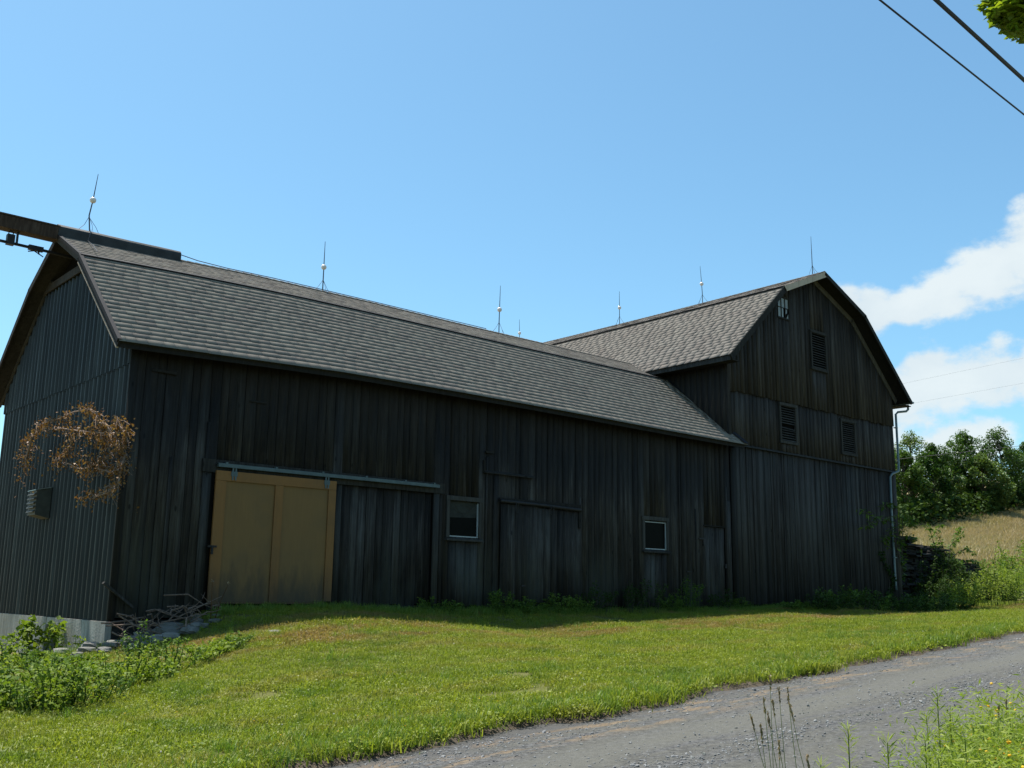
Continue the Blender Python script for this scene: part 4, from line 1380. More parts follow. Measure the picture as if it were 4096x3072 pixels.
def scatter(name, P, protos, scl, label, cat, tilt=0.0, mat=None):
    n = len(P)
    me = bpy.data.meshes.new(name)
    me.vertices.add(n)
    me.vertices.foreach_set('co', np.asarray(P, np.float32).ravel())
    a = me.attributes.new('rot', 'FLOAT_VECTOR', 'POINT')
    rot = np.stack([rng.normal(0, 1, n) * tilt, rng.normal(0, 1, n) * tilt, rng.uniform(0, 6.283, n)], -1)
    a.data.foreach_set('vector', rot.astype(np.float32).ravel())
    a = me.attributes.new('scl', 'FLOAT', 'POINT')
    a.data.foreach_set('value', np.asarray(scl, np.float32))
    a = me.attributes.new('idx', 'INT', 'POINT')
    a.data.foreach_set('value', rng.integers(0, len(set(protos)), n).astype(np.int32))
    me.update()
    o = bpy.data.objects.new(name, me)
    COL.objects.link(o)
    ng = bpy.data.node_groups.new(name + '_nodes', 'GeometryNodeTree')
    ng.interface.new_socket('Geometry', in_out='INPUT', socket_type='NodeSocketGeometry')
    ng.interface.new_socket('Geometry', in_out='OUTPUT', socket_type='NodeSocketGeometry')
    t = NT(ng)
    gi = t.node('NodeGroupInput'); go = t.node('NodeGroupOutput')
    ci = t.node('GeometryNodeCollectionInfo')
    ci.inputs['Collection'].default_value = proto_collection(name + '_kinds', protos)
    ci.inputs['Separate Children'].default_value = True
    ci.inputs['Reset Children'].default_value = True
    ip = t.node('GeometryNodeInstanceOnPoints')
    ip.inputs['Pick Instance'].default_value = True

    def na(nm, ty):
        q = t.node('GeometryNodeInputNamedAttribute', data_type=ty)
        q.inputs['Name'].default_value = nm
        return [s for s in q.outputs if s.enabled and s.name == 'Attribute'][0]
    t.l.new(gi.outputs[0], ip.inputs['Points'])
    t.l.new(ci.outputs[0], ip.inputs['Instance'])
    t.l.new(na('idx', 'INT'), ip.inputs['Instance Index'])
    t.l.new(na('rot', 'FLOAT_VECTOR'), ip.inputs['Rotation'])
    t.l.new(na('scl', 'FLOAT'), ip.inputs['Scale'])
    t.l.new(ip.outputs[0], go.inputs[0])
    md = o.modifiers.new('scatter', 'NODES')
    md.node_group = ng
    props(o, label, cat, kind='stuff')
    return o


def grass_proto(nm, nb, rad, h, wd, mat, lean=0.5, bend=0.5):
    C = rng.normal(0, rad * 0.5, (nb, 2))
    V = []; tone = []; F = []
    for i in range(nb):
        a = random.uniform(0, 6.28); hh = h * random.uniform(0.5, 1.15)
        ln = hh * lean * random.uniform(0.2, 1.3)
        dx, dy = math.cos(a) * ln, math.sin(a) * ln
        px, py = -math.sin(a) * wd / 2, math.cos(a) * wd / 2
        if random.random() < 0.4: px, py = math.cos(a) * wd / 2, math.sin(a) * wd / 2
        x, y = C[i]
        o = len(V)
        V += [(x - px, y - py, -0.01), (x + px, y + py, -0.01), (x + dx * 0.45 + px * 0.8, y + dy * 0.45 + py * 0.8, hh * 0.6), (x + dx * 0.45 - px * 0.8, y + dy * 0.45 - py * 0.8, hh * 0.6), (x + dx, y + dy, hh * (1 - 0.25 * bend * random.random()))]
        F += [[o, o + 1, o + 2, o + 3], [o + 3, o + 2, o + 4]]
        tn = min(1, max(0, random.gauss(0.5, 0.25))); tone += [tn, tn]
    return np_mesh(nm, V, F, mat, tone=tone, link=False)


def broad_proto(nm, n, rad, h, leaf, mat, wd=0.7):
    C = np.stack([rng.normal(0, rad * 0.5, n), rng.normal(0, rad * 0.5, n), rng.uniform(0.1, 1.0, n) * h], -1)
    L = leaf * rng.uniform(0.6, 1.3, n)
    return leaves_obj(nm, C, L, L * wd, mat, None, up=1.0, link=False)


def region_points(n, x0, x1, y0, y1, keep):
    x = rng.uniform(x0, x1, n); y = rng.uniform(y0, y1, n)
    k = keep(x, y)
    x = x[k]; y = y[k]
    return np.stack([x, y, zg(x, y)], -1)


def in_view(x, y, m=0.06):
    a = np.arctan2(x, np.maximum(y, 1e-3))
    return (a > YAW - 0.475 - m) & (a < YAW + 0.475 + m)


def far_gap(x, y):
    e = edge_far(x) + edge_noise(x)
    return y - e


def lawn_ok(x, y):
    e = far_gap(x, y) > 0.03
    house = (x > 7.2) & (x < 37.5) & (y > 19.95)
    left = (x < 7.3) & (y > 20.3)
    return e & ~house & in_view(x, y) & ~((x > 7.3) & (x < 9.0) & (y > 19.0))


lawn_protos = [grass_proto('grass_tuft', 26, 0.13, 0.055, 0.007, M['grass'], 0.9) for _ in range(4)]
lawn_protos += [grass_proto('grass_tuft', 20, 0.12, 0.075, 0.006, M['grass'], 0.8) for _ in range(2)]
lawn_protos += [broad_proto('clover_patch', 30, 0.14, 0.040, 0.021, M['grass'], 0.8) for _ in range(3)]
A = region_points(150000, 1, 46, 7.4, 20.3, lambda x, y: lawn_ok(x, y) & (rng.random(len(x)) < np.clip(1.35 - y / 26 - x / 90, 0.35, 1)))
bare = vnoise(A[:, 0], A[:, 1], 0.9, 11) + 0.5 * vnoise(A[:, 0], A[:, 1], 2.6, 12)
A = A[(bare < 0.47)]
sc_ = rng.uniform(0.65, 1.2, len(A)) * (1 + 0.35 * sstep(A[:, 0], 18, 34))
sc_ *= 1 + 0.9 * (np.clip(vnoise(A[:, 0], A[:, 1], 0.55, 3) + 0.1, 0, 1)) + 0.45 * np.exp(-np.clip(far_gap(A[:, 0], A[:, 1]), 0, 9) / 0.7) * rng.uniform(0, 2, len(A))
scatter('lawn_grass', A, lawn_protos, sc_, 'mown lawn grass and clover sloping from the barns down to the gravel road', 'grass', 0.12)
# longer tufts along the road edge and the wall foot
long_protos = [grass_proto('tall_tuft', 24, 0.12, 0.20, 0.009, M['long_grass'], 0.6) for _ in range(4)] + [broad_proto('leafy_tuft', 34, 0.18, 0.14, 0.032, M['weed_bright'], 0.45) for _ in range(2)]
Bp = region_points(120000, 1, 44, 7, 20.1, lambda x, y: lawn_ok(x, y) & (((far_gap(x, y) < 1.1) & (rng.random(len(x)) < 0.35 * (1 - far_gap(x, y) / 1.2) * (0.35 + 1.3 * (vnoise(x, y, 0.8, 21) + 0.4)))) | ((y > 19.2) & (rng.random(len(x)) < 0.28)) | (rng.random(len(x)) < 0.004 + 0.05 * (vnoise(x, y, 0.5, 22) > 0.30))))
sb = rng.uniform(0.5, 1.15, len(Bp)) * np.where(Bp[:, 1] > 19.1, 0.8, 0.75)
scatter('roadside_grass', Bp, long_protos, sb, 'longer uncut grass and leafy tufts along the road edge and the foot of the walls', 'grass', 0.15)
# clover heads and buttercups
fl = [np_mesh('clover_flower', MB().sphere((0, 0, 0.08), 0.011, 6, 4).v, MB().sphere((0, 0, 0.08), 0.011, 6, 4).f, M['flower_w'], tone=None, link=False),
      np_mesh('buttercup', MB().sphere((0, 0, 0.09), 0.010, 5, 3, (1.2, 1.2, 0.5)).v, MB().sphere((0, 0, 0.09), 0.010, 5, 3, (1.2, 1.2, 0.5)).f, M['flower_y'], link=False)]
Fp = region_points(5000, 3, 30, 8, 17, lambda x, y: lawn_ok(x, y) & (rng.random(len(x)) < np.where(far_gap(x, y) < 2.0, 0.26, 0.03)))
scatter('lawn_flowers', Fp, [fl[0], fl[0], fl[0], fl[1]], rng.uniform(0.35, 0.85, len(Fp)), 'tiny clover heads and buttercups in the lawn near the road', 'flowers', 0.2)

# gravel on the road
st = []
for k in range(4):
    s = MB().sphere((0, 0, 0), 0.011, 6, 4, (1.25, 0.9, 0.6))
    st.append(np_mesh('gravel_stone', [tuple(c * random.uniform(0.75, 1.25) for c in v) for v in s.v], s.f, M['gravel'], link=False))


def road_pts(n, x0, x1, dens):
    x = rng.uniform(x0, x1, n); d = rng.uniform(0.05, ROAD_W + 0.1, n)
    y = edge_far(x) - d
    k = (rng.random(n) < dens(x, d)) & in_road(x, y) & in_view(x, y)
    x = x[k]; y = y[k]
    return np.stack([x, y, zr_surf(x, y) + 0.002], -1)


Gp = road_pts(260000, 1, 40, lambda x, d: np.clip((0.10 + 0.9 * np.exp(-((d - 2.35) / 0.22) ** 2) + 0.9 * np.exp(-((d - 4.1) / 0.35) ** 2) + 0.35 * np.exp(-((d - 0.35) / 0.3) ** 2)) * (0.45 + 1.2 * (vnoise(x, d, 1.4, 31) + 0.25)) * np.exp(-x / 22), 0, 1))
scatter('road_gravel', Gp, st, rng.gamma(2.0, 0.24, len(Gp)) + 0.12, 'loose grey gravel scattered over the road', 'gravel', 0.4)

# ------------------------------------------------------------------ hay field
hp = [grass_proto('hay_tuft', 30, 0.5, 0.55, 0.035, M['hay'], 0.4) for _ in range(4)]
x = rng.uniform(36, 215, 90000); y = rng.uniform(24, 86, 90000)
k = in_view(x, y, 0.03) & (np.arctan2(x, y) > R_(60.5)) & (y > 26) & (rng.random(len(x)) < np.clip(1.3 - y / 90, 0.25, 1))
x = x[k]; y = y[k]
Hp = np.stack([x, y, zg(x, y)], -1)
scatter('hay_field', Hp, hp, rng.uniform(0.6, 1.1, len(Hp)) * (0.8 + y / 110), 'ripe tan hay covering the field that climbs behind the right-hand barn', 'hay', 0.1)

# ------------------------------------------------------------------ far trees
def at(px, Y):
    """point on the ground-plan under picture column px (4096 wide) at depth Y"""
    tx = (px - 2048) / 4085.0
    a = YAW + math.atan(tx / 1.0)
    return math.tan(a) * Y


def col_x(px, py, Y):
    d = _r2 * ((px - 2048) / 4085.0) + _u2 * (-(py - 1536) / 4085.0) + _f
    return d.x * Y / d.y, d.z * Y / d.y


TREES = [(3640, 88, 1752, 5.2, 'tree_leaf2', 'airy pale green tree just right of the downspout, sky showing through its crown', 0.35),
         (3725, 84, 1800, 4.6, 'tree_leaf', 'mid green tree in the gap between the airy tree and the tall pair', 0.0),
         (3850, 86, 1752, 5.4, 'tree_leaf', 'rounded dark green tree left of the pointed one on the field edge', 0.0),
         (3992, 84, 1735, 5.8, 'tree_leaf', 'tallest pointed dark tree on the field edge', 0.0),
         (3925, 82, 1840, 4.6, 'tree_leaf2', 'paler green tree tucked just left of the tallest one', 0.0),
         (4105, 84, 1795, 5.0, 'tree_leaf', 'dark tree cut off by the right edge of the picture', 0.0),
         (3610, 84, 1830, 4.2, 'tree_leaf', 'low dark tree half hidden behind the barn corner', 0.0),
         (3785, 92, 1858, 5.0, 'tree_leaf', 'dark tree filling the back of the dip in the treeline', 0.0),
         (3520, 92, 1800, 5.5, 'tree_leaf', 'tree standing wholly behind the gable barn at the field edge', 0.0),
         (4230, 86, 1760, 6.0, 'tree_leaf', 'tree on the field edge beyond the right edge of the picture', 0.0)]
for i, (px, Y, py, r, mk, lab, gp) in enumerate(TREES):
    X, Zt = col_x(px, py, Y)
    z0 = gz(X, Y)
    tree(X, Y, Zt - z0 + 0.8, r * 0.98, 17000 if gp == 0 else 9000, 0.33 if gp == 0 else 0.30, M[mk], lab, 'trees along the top of the hay field', z=z0, seed=50 + i, gaps=gp, trunk=0.28, base=0.04 if gp == 0 else 0.12)
# dense undergrowth at the foot of the trees
C = []
for px in np.arange(3540, 4260, 9):
    for _ in range(60):
        Y = random.uniform(79, 88)
        X, _z = col_x(px + random.uniform(-6, 6), 2050, Y)
        C.append((X, Y, gz(X, Y) + 4.2 * random.random() ** 1.3))
props(leaves_obj('undergrowth', C, 0.75, 0.6, M['shrub']), 'dark undergrowth packed between the trunks at the field edge', 'undergrowth', kind='stuff')

# ------------------------------------------------------------------ dry stone ramp wall at the right corner
SWL = empty('dry_stone_wall', (41, 21.3, -0.2), 'dark dry laid stone bank wall running right from the corner of the taller barn', 'stone wall')


def bank_top(x):
    return float(np.interp(x, [37.4, 39.7, 40.6, 40.9, 43.3, 45.0, 46.6, 48.6, 50.5], [2.55, 2.55, 2.40, 2.12, 2.08, 1.75, 1.50, 1.05, 0.5]))


z = -0.45
row = 0
while z < 2.5:
    hgt = random.uniform(0.06, 0.15)
    x = 37.38 + random.uniform(0, 0.2)
    while x < 50.3:
        wd = random.uniform(0.25, 1.0)
        if z + hgt < bank_top(x + wd / 2) * 1.06 + 0.05:
            yo = 21.0 + 0.04 * (x - 37.4) + 0.10 * z + random.uniform(-0.16, 0.16)
            j = lambda s=0.05: random.uniform(-s, s)
            b = [(x + j(), yo + j(), z + j(.012)), (x + wd - 0.02 + j(), yo + j(), z + j(.012)), (x + wd - 0.02, yo + 0.45, z), (x, yo + 0.45, z)]
            t = [(x + 0.02 + j(), yo + 0.02 + j(), z + hgt - 0.012 + j(.012)), (x + wd - 0.04 + j(), yo + 0.02 + j(), z + hgt - 0.012 + j(.012)), (x + wd - 0.03, yo + 0.45, z + hgt - 0.01), (x + 0.01, yo + 0.45, z + hgt - 0.01)]
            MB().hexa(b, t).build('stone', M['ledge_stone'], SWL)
        x += wd
    z += hgt
    row += 1
# earth filling of the ramp behind the stones
V = []; F = []
xs_ = np.linspace(37.36, 51.0, 16); ys_ = np.array([21.95, 22.3, 24, 28, 34])
for x in xs_:
    for q, y in enumerate(ys_):
        top = bank_top(min(x, 50.5)) - 0.10 if q > 0 else bank_top(min(x, 50.5)) - 0.22
        g0 = gz(x, y)
        V.append((x, y, max(top * (1 - sstep(y, 27, 34)) + g0 * sstep(y, 27, 34), g0 - 0.05)))
for i in range(len(xs_) - 1):
    for q in range(4):
        F.append([i * 5 + q, (i + 1) * 5 + q, (i + 1) * 5 + q + 1, i * 5 + q + 1])
n0 = len(V)
for x in xs_: V.append((x, 21.96, -0.8))
for i in range(len(xs_) - 1): F.append([i * 5, n0 + i, n0 + i + 1, (i + 1) * 5])
props(np_mesh('earth_ramp', V, F, M['ground']), kind='structure')
MB().bar((38.6, 20.35, -0.02), (41.3, 20.7, -0.08), 0.12, 0.09).build('timber', M['wood_dark'])
o = bpy.data.objects['timber']; props(o, 'grey squared timber lying in the weeds at the foot of the stone bank', 'timber')

# ------------------------------------------------------------------ plants by the barns
# left bank of weeds in the sun
def ground_hit(px, py):
    """where the line of sight through picture point px, py meets the ground"""
    d = _r2 * ((px - 2048) / 4085.0) + _u2 * (-(py - 1536) / 4085.0) + _f
    t = np.linspace(4, 90, 3000)
    zz = zg(d.x * t, d.y * t)
    k = np.argmax(d.z * t < zz)
    return d.x * t[k], d.y * t[k]


ORD = ['first', 'second', 'third', 'fourth', 'fifth', 'sixth', 'seventh', 'eighth', 'ninth', 'tenth', 'eleventh', 'twelfth']


def weed_px(px, pb, pt_, r, leaf, mat, label, group, n=600, stems=14, narrow=0.6, dense=False, Y=None):
    if Y is None: x, y = ground_hit(px, pb)
    else: x, y = col_x(px, pb, Y)[0], Y
    h = (col_x(px, pt_, y)[1] - gz(x, y)) * random.uniform(0.85, 1.25)
    return weed(x, y, r, max(h * 1.15, 0.12), n, leaf, mat, label, group, narrow=narrow, stems=stems, dense_top=dense)


FR = [(20, 2850, 2660), (110, 2850, 2710), (200, 2850, 2640), (300, 2830, 2610), (400, 2800, 2650), (490, 2760, 2590), (580, 2730, 2640), (670, 2690, 2540), (760, 2650, 2570), (850, 2620, 2570), (930, 2590, 2530)]
for i, (px, pb, ptp) in enumerate(FR):
    weed_px(px, pb, ptp, 0.42 if i < 9 else 0.3, (0.075, 0.05, 0.06)[i % 3], (M['weed_bright'], M['weed'], M['weed_bright'])[i % 3], f'{ORD[i]} leafy clump from the left in the front row of the sunny weed bank', 'weed clumps on the sunny bank at the left corner')
MR = [(10, 2770, 2590), (95, 2765, 2640), (185, 2760, 2600), (275, 2745, 2640), (360, 2730, 2640), (440, 2710, 2650), (520, 2690, 2650)]
for i, (px, pb, ptp) in enumerate(MR):
    weed_px(px, pb, ptp, 0.5, (0.06, 0.085, 0.05)[i % 3], (M['weed_bright'], M['weed'], M['weed'])[i % 3], f'{ORD[i]} leafy clump from the left in the middle row of the sunny weed bank', 'weed clumps on the sunny bank at the left corner')
BR = [(0, 2690, 2560), (70, 2690, 2590), (150, 2680, 2600), (250, 2670, 2610), (340, 2660, 2625)]
for i, (px, pb, ptp) in enumerate(BR):
    weed_px(px, pb, ptp, 0.45, 0.07, (M['weed_bright'], M['weed'])[i % 2], f'{ORD[i]} leafy clump from the left in the back row before the concrete foundation', 'weed clumps on the sunny bank at the left corner')
weed(6.75, 22.3, .42, 1.05, 340, 0.13, M['weed_bright'], 'tall broad-leaved weed in front of the dark foundation opening', None, narrow=0.8, stems=9, dense_top=True)
weed(7.0, 20.9, .18, .55, 60, 0.08, M['maple'], 'small yellow leaved sapling against the concrete footing', None, narrow=0.6, stems=4)
# tall dark weed right in front of the stone heap
weed_px(560, 2690, 2490, 0.3, 0.06, M['weed'], 'tall dark green weed standing in front of the stone heap', None, n=520, stems=9)
# grass clump right of the heap
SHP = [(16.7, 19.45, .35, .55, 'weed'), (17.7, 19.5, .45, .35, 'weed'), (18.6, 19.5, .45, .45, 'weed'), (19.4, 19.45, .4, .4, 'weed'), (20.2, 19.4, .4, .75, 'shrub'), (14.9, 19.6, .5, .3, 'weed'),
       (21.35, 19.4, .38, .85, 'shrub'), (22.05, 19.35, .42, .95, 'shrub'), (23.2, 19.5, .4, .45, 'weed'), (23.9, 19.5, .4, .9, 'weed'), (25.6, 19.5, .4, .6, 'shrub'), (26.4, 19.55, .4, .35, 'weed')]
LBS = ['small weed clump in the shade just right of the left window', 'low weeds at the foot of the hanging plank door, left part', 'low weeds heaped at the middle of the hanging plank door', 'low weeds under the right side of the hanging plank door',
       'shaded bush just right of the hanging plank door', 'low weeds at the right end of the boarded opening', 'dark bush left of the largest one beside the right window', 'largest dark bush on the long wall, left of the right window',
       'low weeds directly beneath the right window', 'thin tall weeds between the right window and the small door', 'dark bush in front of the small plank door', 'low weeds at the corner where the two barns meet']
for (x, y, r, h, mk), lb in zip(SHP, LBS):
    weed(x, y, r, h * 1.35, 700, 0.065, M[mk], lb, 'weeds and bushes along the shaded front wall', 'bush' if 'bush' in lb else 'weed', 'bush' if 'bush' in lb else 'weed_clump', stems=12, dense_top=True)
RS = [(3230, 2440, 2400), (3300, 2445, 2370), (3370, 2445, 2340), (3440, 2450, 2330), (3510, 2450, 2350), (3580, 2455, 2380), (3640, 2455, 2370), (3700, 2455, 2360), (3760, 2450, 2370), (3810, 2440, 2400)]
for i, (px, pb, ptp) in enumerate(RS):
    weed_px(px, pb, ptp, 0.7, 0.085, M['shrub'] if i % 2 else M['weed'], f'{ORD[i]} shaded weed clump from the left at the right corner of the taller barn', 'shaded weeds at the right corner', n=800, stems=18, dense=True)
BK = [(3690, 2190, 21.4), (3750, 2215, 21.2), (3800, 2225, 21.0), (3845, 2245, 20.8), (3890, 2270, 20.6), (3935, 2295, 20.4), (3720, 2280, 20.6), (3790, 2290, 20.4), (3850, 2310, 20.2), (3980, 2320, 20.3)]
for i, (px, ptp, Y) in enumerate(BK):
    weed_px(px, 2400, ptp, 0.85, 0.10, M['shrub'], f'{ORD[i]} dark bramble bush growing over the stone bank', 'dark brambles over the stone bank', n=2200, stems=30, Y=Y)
RL1 = [(3800, 2440, 2370), (3850, 2440, 2320), (3905, 2435, 2290), (3965, 2430, 2270), (4030, 2425, 2250), (4100, 2420, 2250), (4180, 2410, 2230)]
for i, (px, pb, ptp) in enumerate(RL1):
    weed_px(px, pb, ptp, 0.8, 0.09, M['weed_bright'] if i % 3 else M['goldenrod'], f'{ORD[i]} sunlit clump from the left in the tall grassy weeds at the far right', 'tall sunlit weeds at the far right', n=900, stems=20, narrow=0.32, dense=True)
RL2 = [(3960, 2300, 22.5), (4020, 2230, 23.0), (4075, 2190, 23.5), (4140, 2180, 24.0), (3990, 2270, 20.5), (4050, 2230, 20.8), (4110, 2210, 21.0), (4180, 2210, 21.0)]
for i, (px, ptp, Y) in enumerate(RL2):
    weed_px(px, 2400, ptp, 1.0, 0.13, M['weed'] if i % 2 else M['weed_bright'], f'{ORD[i]} leafy bush of the sunlit tangle below the hay field', 'leafy tangle below the hay field', n=1000, stems=20, dense=True, Y=Y)


# sapling growing out of the bank, leaves against the field
def sapling(base, twigs, leaf, mat, label, nper=26, narrow=0.55, name='sapling', cat='sapling'):
    T = empty(name, base, label, cat)
    mb = MB(); C = []; D = []
    for tw in twigs:
        P = [Vector(base)] + [Vector(q) for q in tw]
        mb.tube(P, [0.018 - 0.013 * i / (len(P) - 1) for i in range(len(P))], 5, False)
        for i in range(1, len(P)):
            for k in range(nper // (len(P) - 1) + 1):
                u = random.random()
                if i == 1 and u < 0.5: continue
                p = P[i - 1].lerp(P[i], u)
                d = Vector((random.gauss(0, 1), random.gauss(0, 1), random.gauss(-0.35, 0.4))).normalized()
                C.append(p + d * leaf * 0.6); D.append(d)
    mb.build('stem', M['bark'], T)
    L = leaf * rng.uniform(0.6, 1.2, len(C))
    leaves_obj('foliage', np.array([tuple(c) for c in C]), L, L * narrow, mat, T, D=np.array([tuple(d) for d in D]), up=1.2)
    return T


def pt(px, py, Y):
    X, Z = col_x(px, py, Y)
    return (X, Y, Z)


b_ = pt(3790, 2255, 21.5)
sapling(b_, [[pt(3740, 2190, 21.4), pt(3720, 2120, 21.3), pt(3700, 2095, 21.3)], [pt(3770, 2180, 21.5), pt(3745, 2130, 21.5), pt(3765, 2095, 21.5)], [pt(3800, 2190, 21.6), pt(3825, 2140, 21.6), pt(3845, 2105, 21.6)],
             [pt(3830, 2210, 21.4), pt(3870, 2190, 21.3), pt(3895, 2215, 21.3)], [pt(3815, 2170, 21.8), pt(3850, 2135, 21.8)], [pt(3840, 2240, 21.2), pt(3890, 2240, 21.2), pt(3910, 2250, 21.2)], [pt(3800, 2230, 21.1), pt(3850, 2260, 21.0)], [pt(3760, 2220, 21.5), pt(3735, 2170, 21.5)]],
        0.20, M['weed'], 'leafy sapling growing out of the top of the stone bank against the hay field', 90, 0.55)
b2_ = (37.6, 20.3, -0.2)
sapling(b2_, [[(37.55, 20.2, 1.5), pt(3600, 2040, 20.0), pt(3560, 2010, 19.9), pt(3530, 2025, 19.8)], [(37.55, 20.2, 1.5), pt(3590, 2060, 19.6), pt(3540, 2075, 19.3), pt(3480, 2060, 19.0), pt(3425, 2025, 18.8)],
              [(37.55, 20.2, 1.4), pt(3560, 2080, 19.4), pt(3500, 2085, 19.2), pt(3450, 2110, 19.0)], [(37.6, 20.1, 1.5), pt(3610, 2060, 19.8), pt(3640, 2075, 19.8), pt(3650, 2110, 19.8)], [(37.6, 20.1, 1.2), pt(3600, 2120, 19.9), pt(3650, 2150, 19.9), pt(3660, 2160, 19.9)],
              [(37.5, 20.1, 1.2), pt(3570, 2110, 19.7), pt(3540, 2150, 19.7), pt(3550, 2190, 19.7)]],
        0.22, M['weed'], 'drooping sapling with long leaflets in front of the downspout', 110, 0.38)
# climbing vine in shade on the lower wall near the downspout
C = []
for k in range(200):
    u = random.random()
    C.append((36.15 + 0.35 * math.sin(u * 5) + random.gauss(0, 0.12), 19.93 + random.uniform(-.05, .03), 0.1 + 1.6 * u))
T = empty('wall_creeper', (36.2, 19.9, -0.2), 'dark creeper climbing the lower boards left of the downspout', 'creeper')
MB().tube([(36.1, 19.95, -0.3), (36.3, 19.95, 0.6), (36.0, 19.96, 1.5)], 0.012, 5).build('stem', M['bark'], T)
leaves_obj('foliage', C, 0.10, 0.08, M['shrub'], T)

# ------------------------------------------------------------------ dead vine on the tin wall
DV = empty('dead_vine', (7.2, 20.1, 2.2), 'brown dead vine with shrivelled leaves arching over the corrugated end wall', 'dead vine')


def ptx(px, py, X):
    d = _r2 * ((px - 2048) / 4085.0) + _u2 * (-(py - 1536) / 4085.0) + _f
    return Vector((X, d.y * X / d.x, d.z * X / d.x))


TW = [[(495, 1820, 7.2), (478, 1770, 6.95), (455, 1745, 6.9), (400, 1732, 6.85), (330, 1725, 6.8), (250, 1714, 6.75), (180, 1716, 6.7), (120, 1745, 6.65), (85, 1800, 6.65)],
      [(490, 1810, 7.2), (505, 1750, 7.0), (512, 1710, 6.9)], [(395, 1690, 6.85), (385, 1650, 6.8), (355, 1635, 6.8), (300, 1645, 6.8), (250, 1670, 6.8), (190, 1690, 6.75), (150, 1700, 6.7)],
      [(495, 1815, 7.2), (440, 1760, 7.0), (400, 1735, 6.9)], [(450, 1745, 6.9), (430, 1700, 6.85), (395, 1690, 6.85)], [(500, 1820, 7.2), (485, 1870, 7.05), (475, 1930, 7.0), (450, 1960, 6.95), (400, 1980, 6.9), (360, 2000, 6.9)],
      [(430, 1830, 7.0), (400, 1850, 6.9), (330, 1880, 6.8), (260, 1850, 6.8)], [(410, 1750, 6.9), (430, 1770, 6.9), (445, 1820, 6.95)], [(500, 1730, 6.95), (475, 1700, 6.9), (470, 1670, 6.9)],
      [(300, 1720, 6.8), (280, 1790, 6.75), (250, 1830, 6.75), (220, 1840, 6.7)], [(130, 1740, 6.65), (105, 1830, 6.65), (95, 1890, 6.65)], [(480, 1880, 7.0), (440, 1890, 6.95), (385, 1870, 6.9), (390, 1830, 6.9)]]
mb = MB()
for tw in TW:
    P = [ptx(*q) for q in tw]
    Q = []
    for i in range(len(P) - 1):
        for k in range(3):
            Q.append(P[i].lerp(P[i + 1], k / 3) + Vector((0, random.gauss(0, 0.012), random.gauss(0, 0.012))))
    Q.append(P[-1])
    mb.tube(Q, [0.024 - 0.016 * i / len(Q) for i in range(len(Q))], 5, False)
# fine twiglets
C = []
for tw in TW:
    P = [ptx(*q) for q in tw]
    for i in range(1, len(P)):
        for k in range(9):
            p = P[i - 1].lerp(P[i], random.random())
            ln = random.uniform(0.08, 0.32)
            q = p + Vector((random.uniform(-.12, .12), random.uniform(-.38, .38), -ln * random.uniform(-0.5, 1.0)))
            mb.tube([p, (p + q) / 2 + Vector((0, 0.03, 0.05)), q], [0.008, 0.006, 0.003], 3, False)
            for _ in range(7):
                u = random.random()
                c = p.lerp(q, u)
                C.append((c.x + random.gauss(0, .05), c.y + random.gauss(0, .07), c.z + random.gauss(0, .06)))
mb.build('stem', M['twig'], DV)
HANG = [(100, 1870, 60, 90), (230, 1850, 60, 60), (330, 1700, 90, 55), (440, 1700, 60, 45), (380, 1840, 90, 70), (470, 1900, 22, 80), (400, 1980, 50, 22), (460, 1990, 20, 35), (290, 1780, 90, 60), (160, 1740, 60, 30), (350, 1900, 25, 50), (220, 1700, 60, 30), (420, 1800, 60, 60), (90, 1930, 15, 40), (375, 2005, 16, 22)]
for (px, py, sx_, sy_2) in HANG:
    for _ in range(int(sx_ * sy_2 * 0.012)):
        q = ptx(px + random.gauss(0, sx_ * 0.55), py + random.gauss(0, sy_2 * 0.55), random.uniform(6.6, 7.0))
        if q.y < 20.05: q.y = 20.05 + random.random() * 0.2
        C.append(tuple(q))
for (px, py) in ((545, 2040), (552, 2030), (548, 2050)):
    C.append(tuple(ptx(px, py, 7.7)))
C = np.array(C)
L = 0.058 * rng.uniform(0.5, 1.5, len(C))
D_ = rng.normal(size=(len(C), 3)); D_[:, 2] -= 0.9
leaves_obj('dead_leaves', C, L, L * 0.6, M['dead'], DV, D=D_, up=0.1)

# ------------------------------------------------------------------ stone heap, sticks, odd boards
stones = [(8.2 + 0.35 * math.sin(k * 2.4) * (1 + k * .05), 19.0 + 0.5 * math.cos(k * 1.9), .16 + .05 * (k % 3)) for k in range(16)] + [(7.9, 19.6, .32), (8.3, 19.35, .38), (8.8, 19.25, .3), (7.7, 19.2, .26), (8.1, 18.95, .36), (8.6, 18.9, .34), (9.0, 18.9, .24), (7.5, 18.9, .3), (7.2, 19.3, .24), (7.0, 19.8, .3), (6.8, 19.4, .22), (7.4, 19.7, .22), (8.5, 19.7, .28), (6.9, 18.8, .22), (7.8, 18.6, .22), (8.35, 18.55, .26),
          (7.3, 18.5, .2), (6.6, 20.1, .24), (7.1, 20.35, .2), (6.5, 19.0, .18), (8.95, 19.6, .25), (9.2, 19.3, .2), (8.0, 19.8, .25), (7.6, 19.45, .3)]


def stone_mesh(x, y, z, r, sq, seed):
    rr = random.Random(seed)
    s = MB().sphere((0, 0, 0), r, 8, 6, sq)
    ph = rr.uniform(0, 3.1)
    V = []
    for v in s.v:
        k = rr.uniform(0.80, 1.15)
        vx, vy, vz = v[0] * k, v[1] * k, max(min(v[2] * k, r * sq[2] * 0.72), -r * sq[2] * .7)
        V.append((x + vx * math.cos(ph) - vy * math.sin(ph), y + vx * math.sin(ph) + vy * math.cos(ph), z + vz))
    return V, s.f


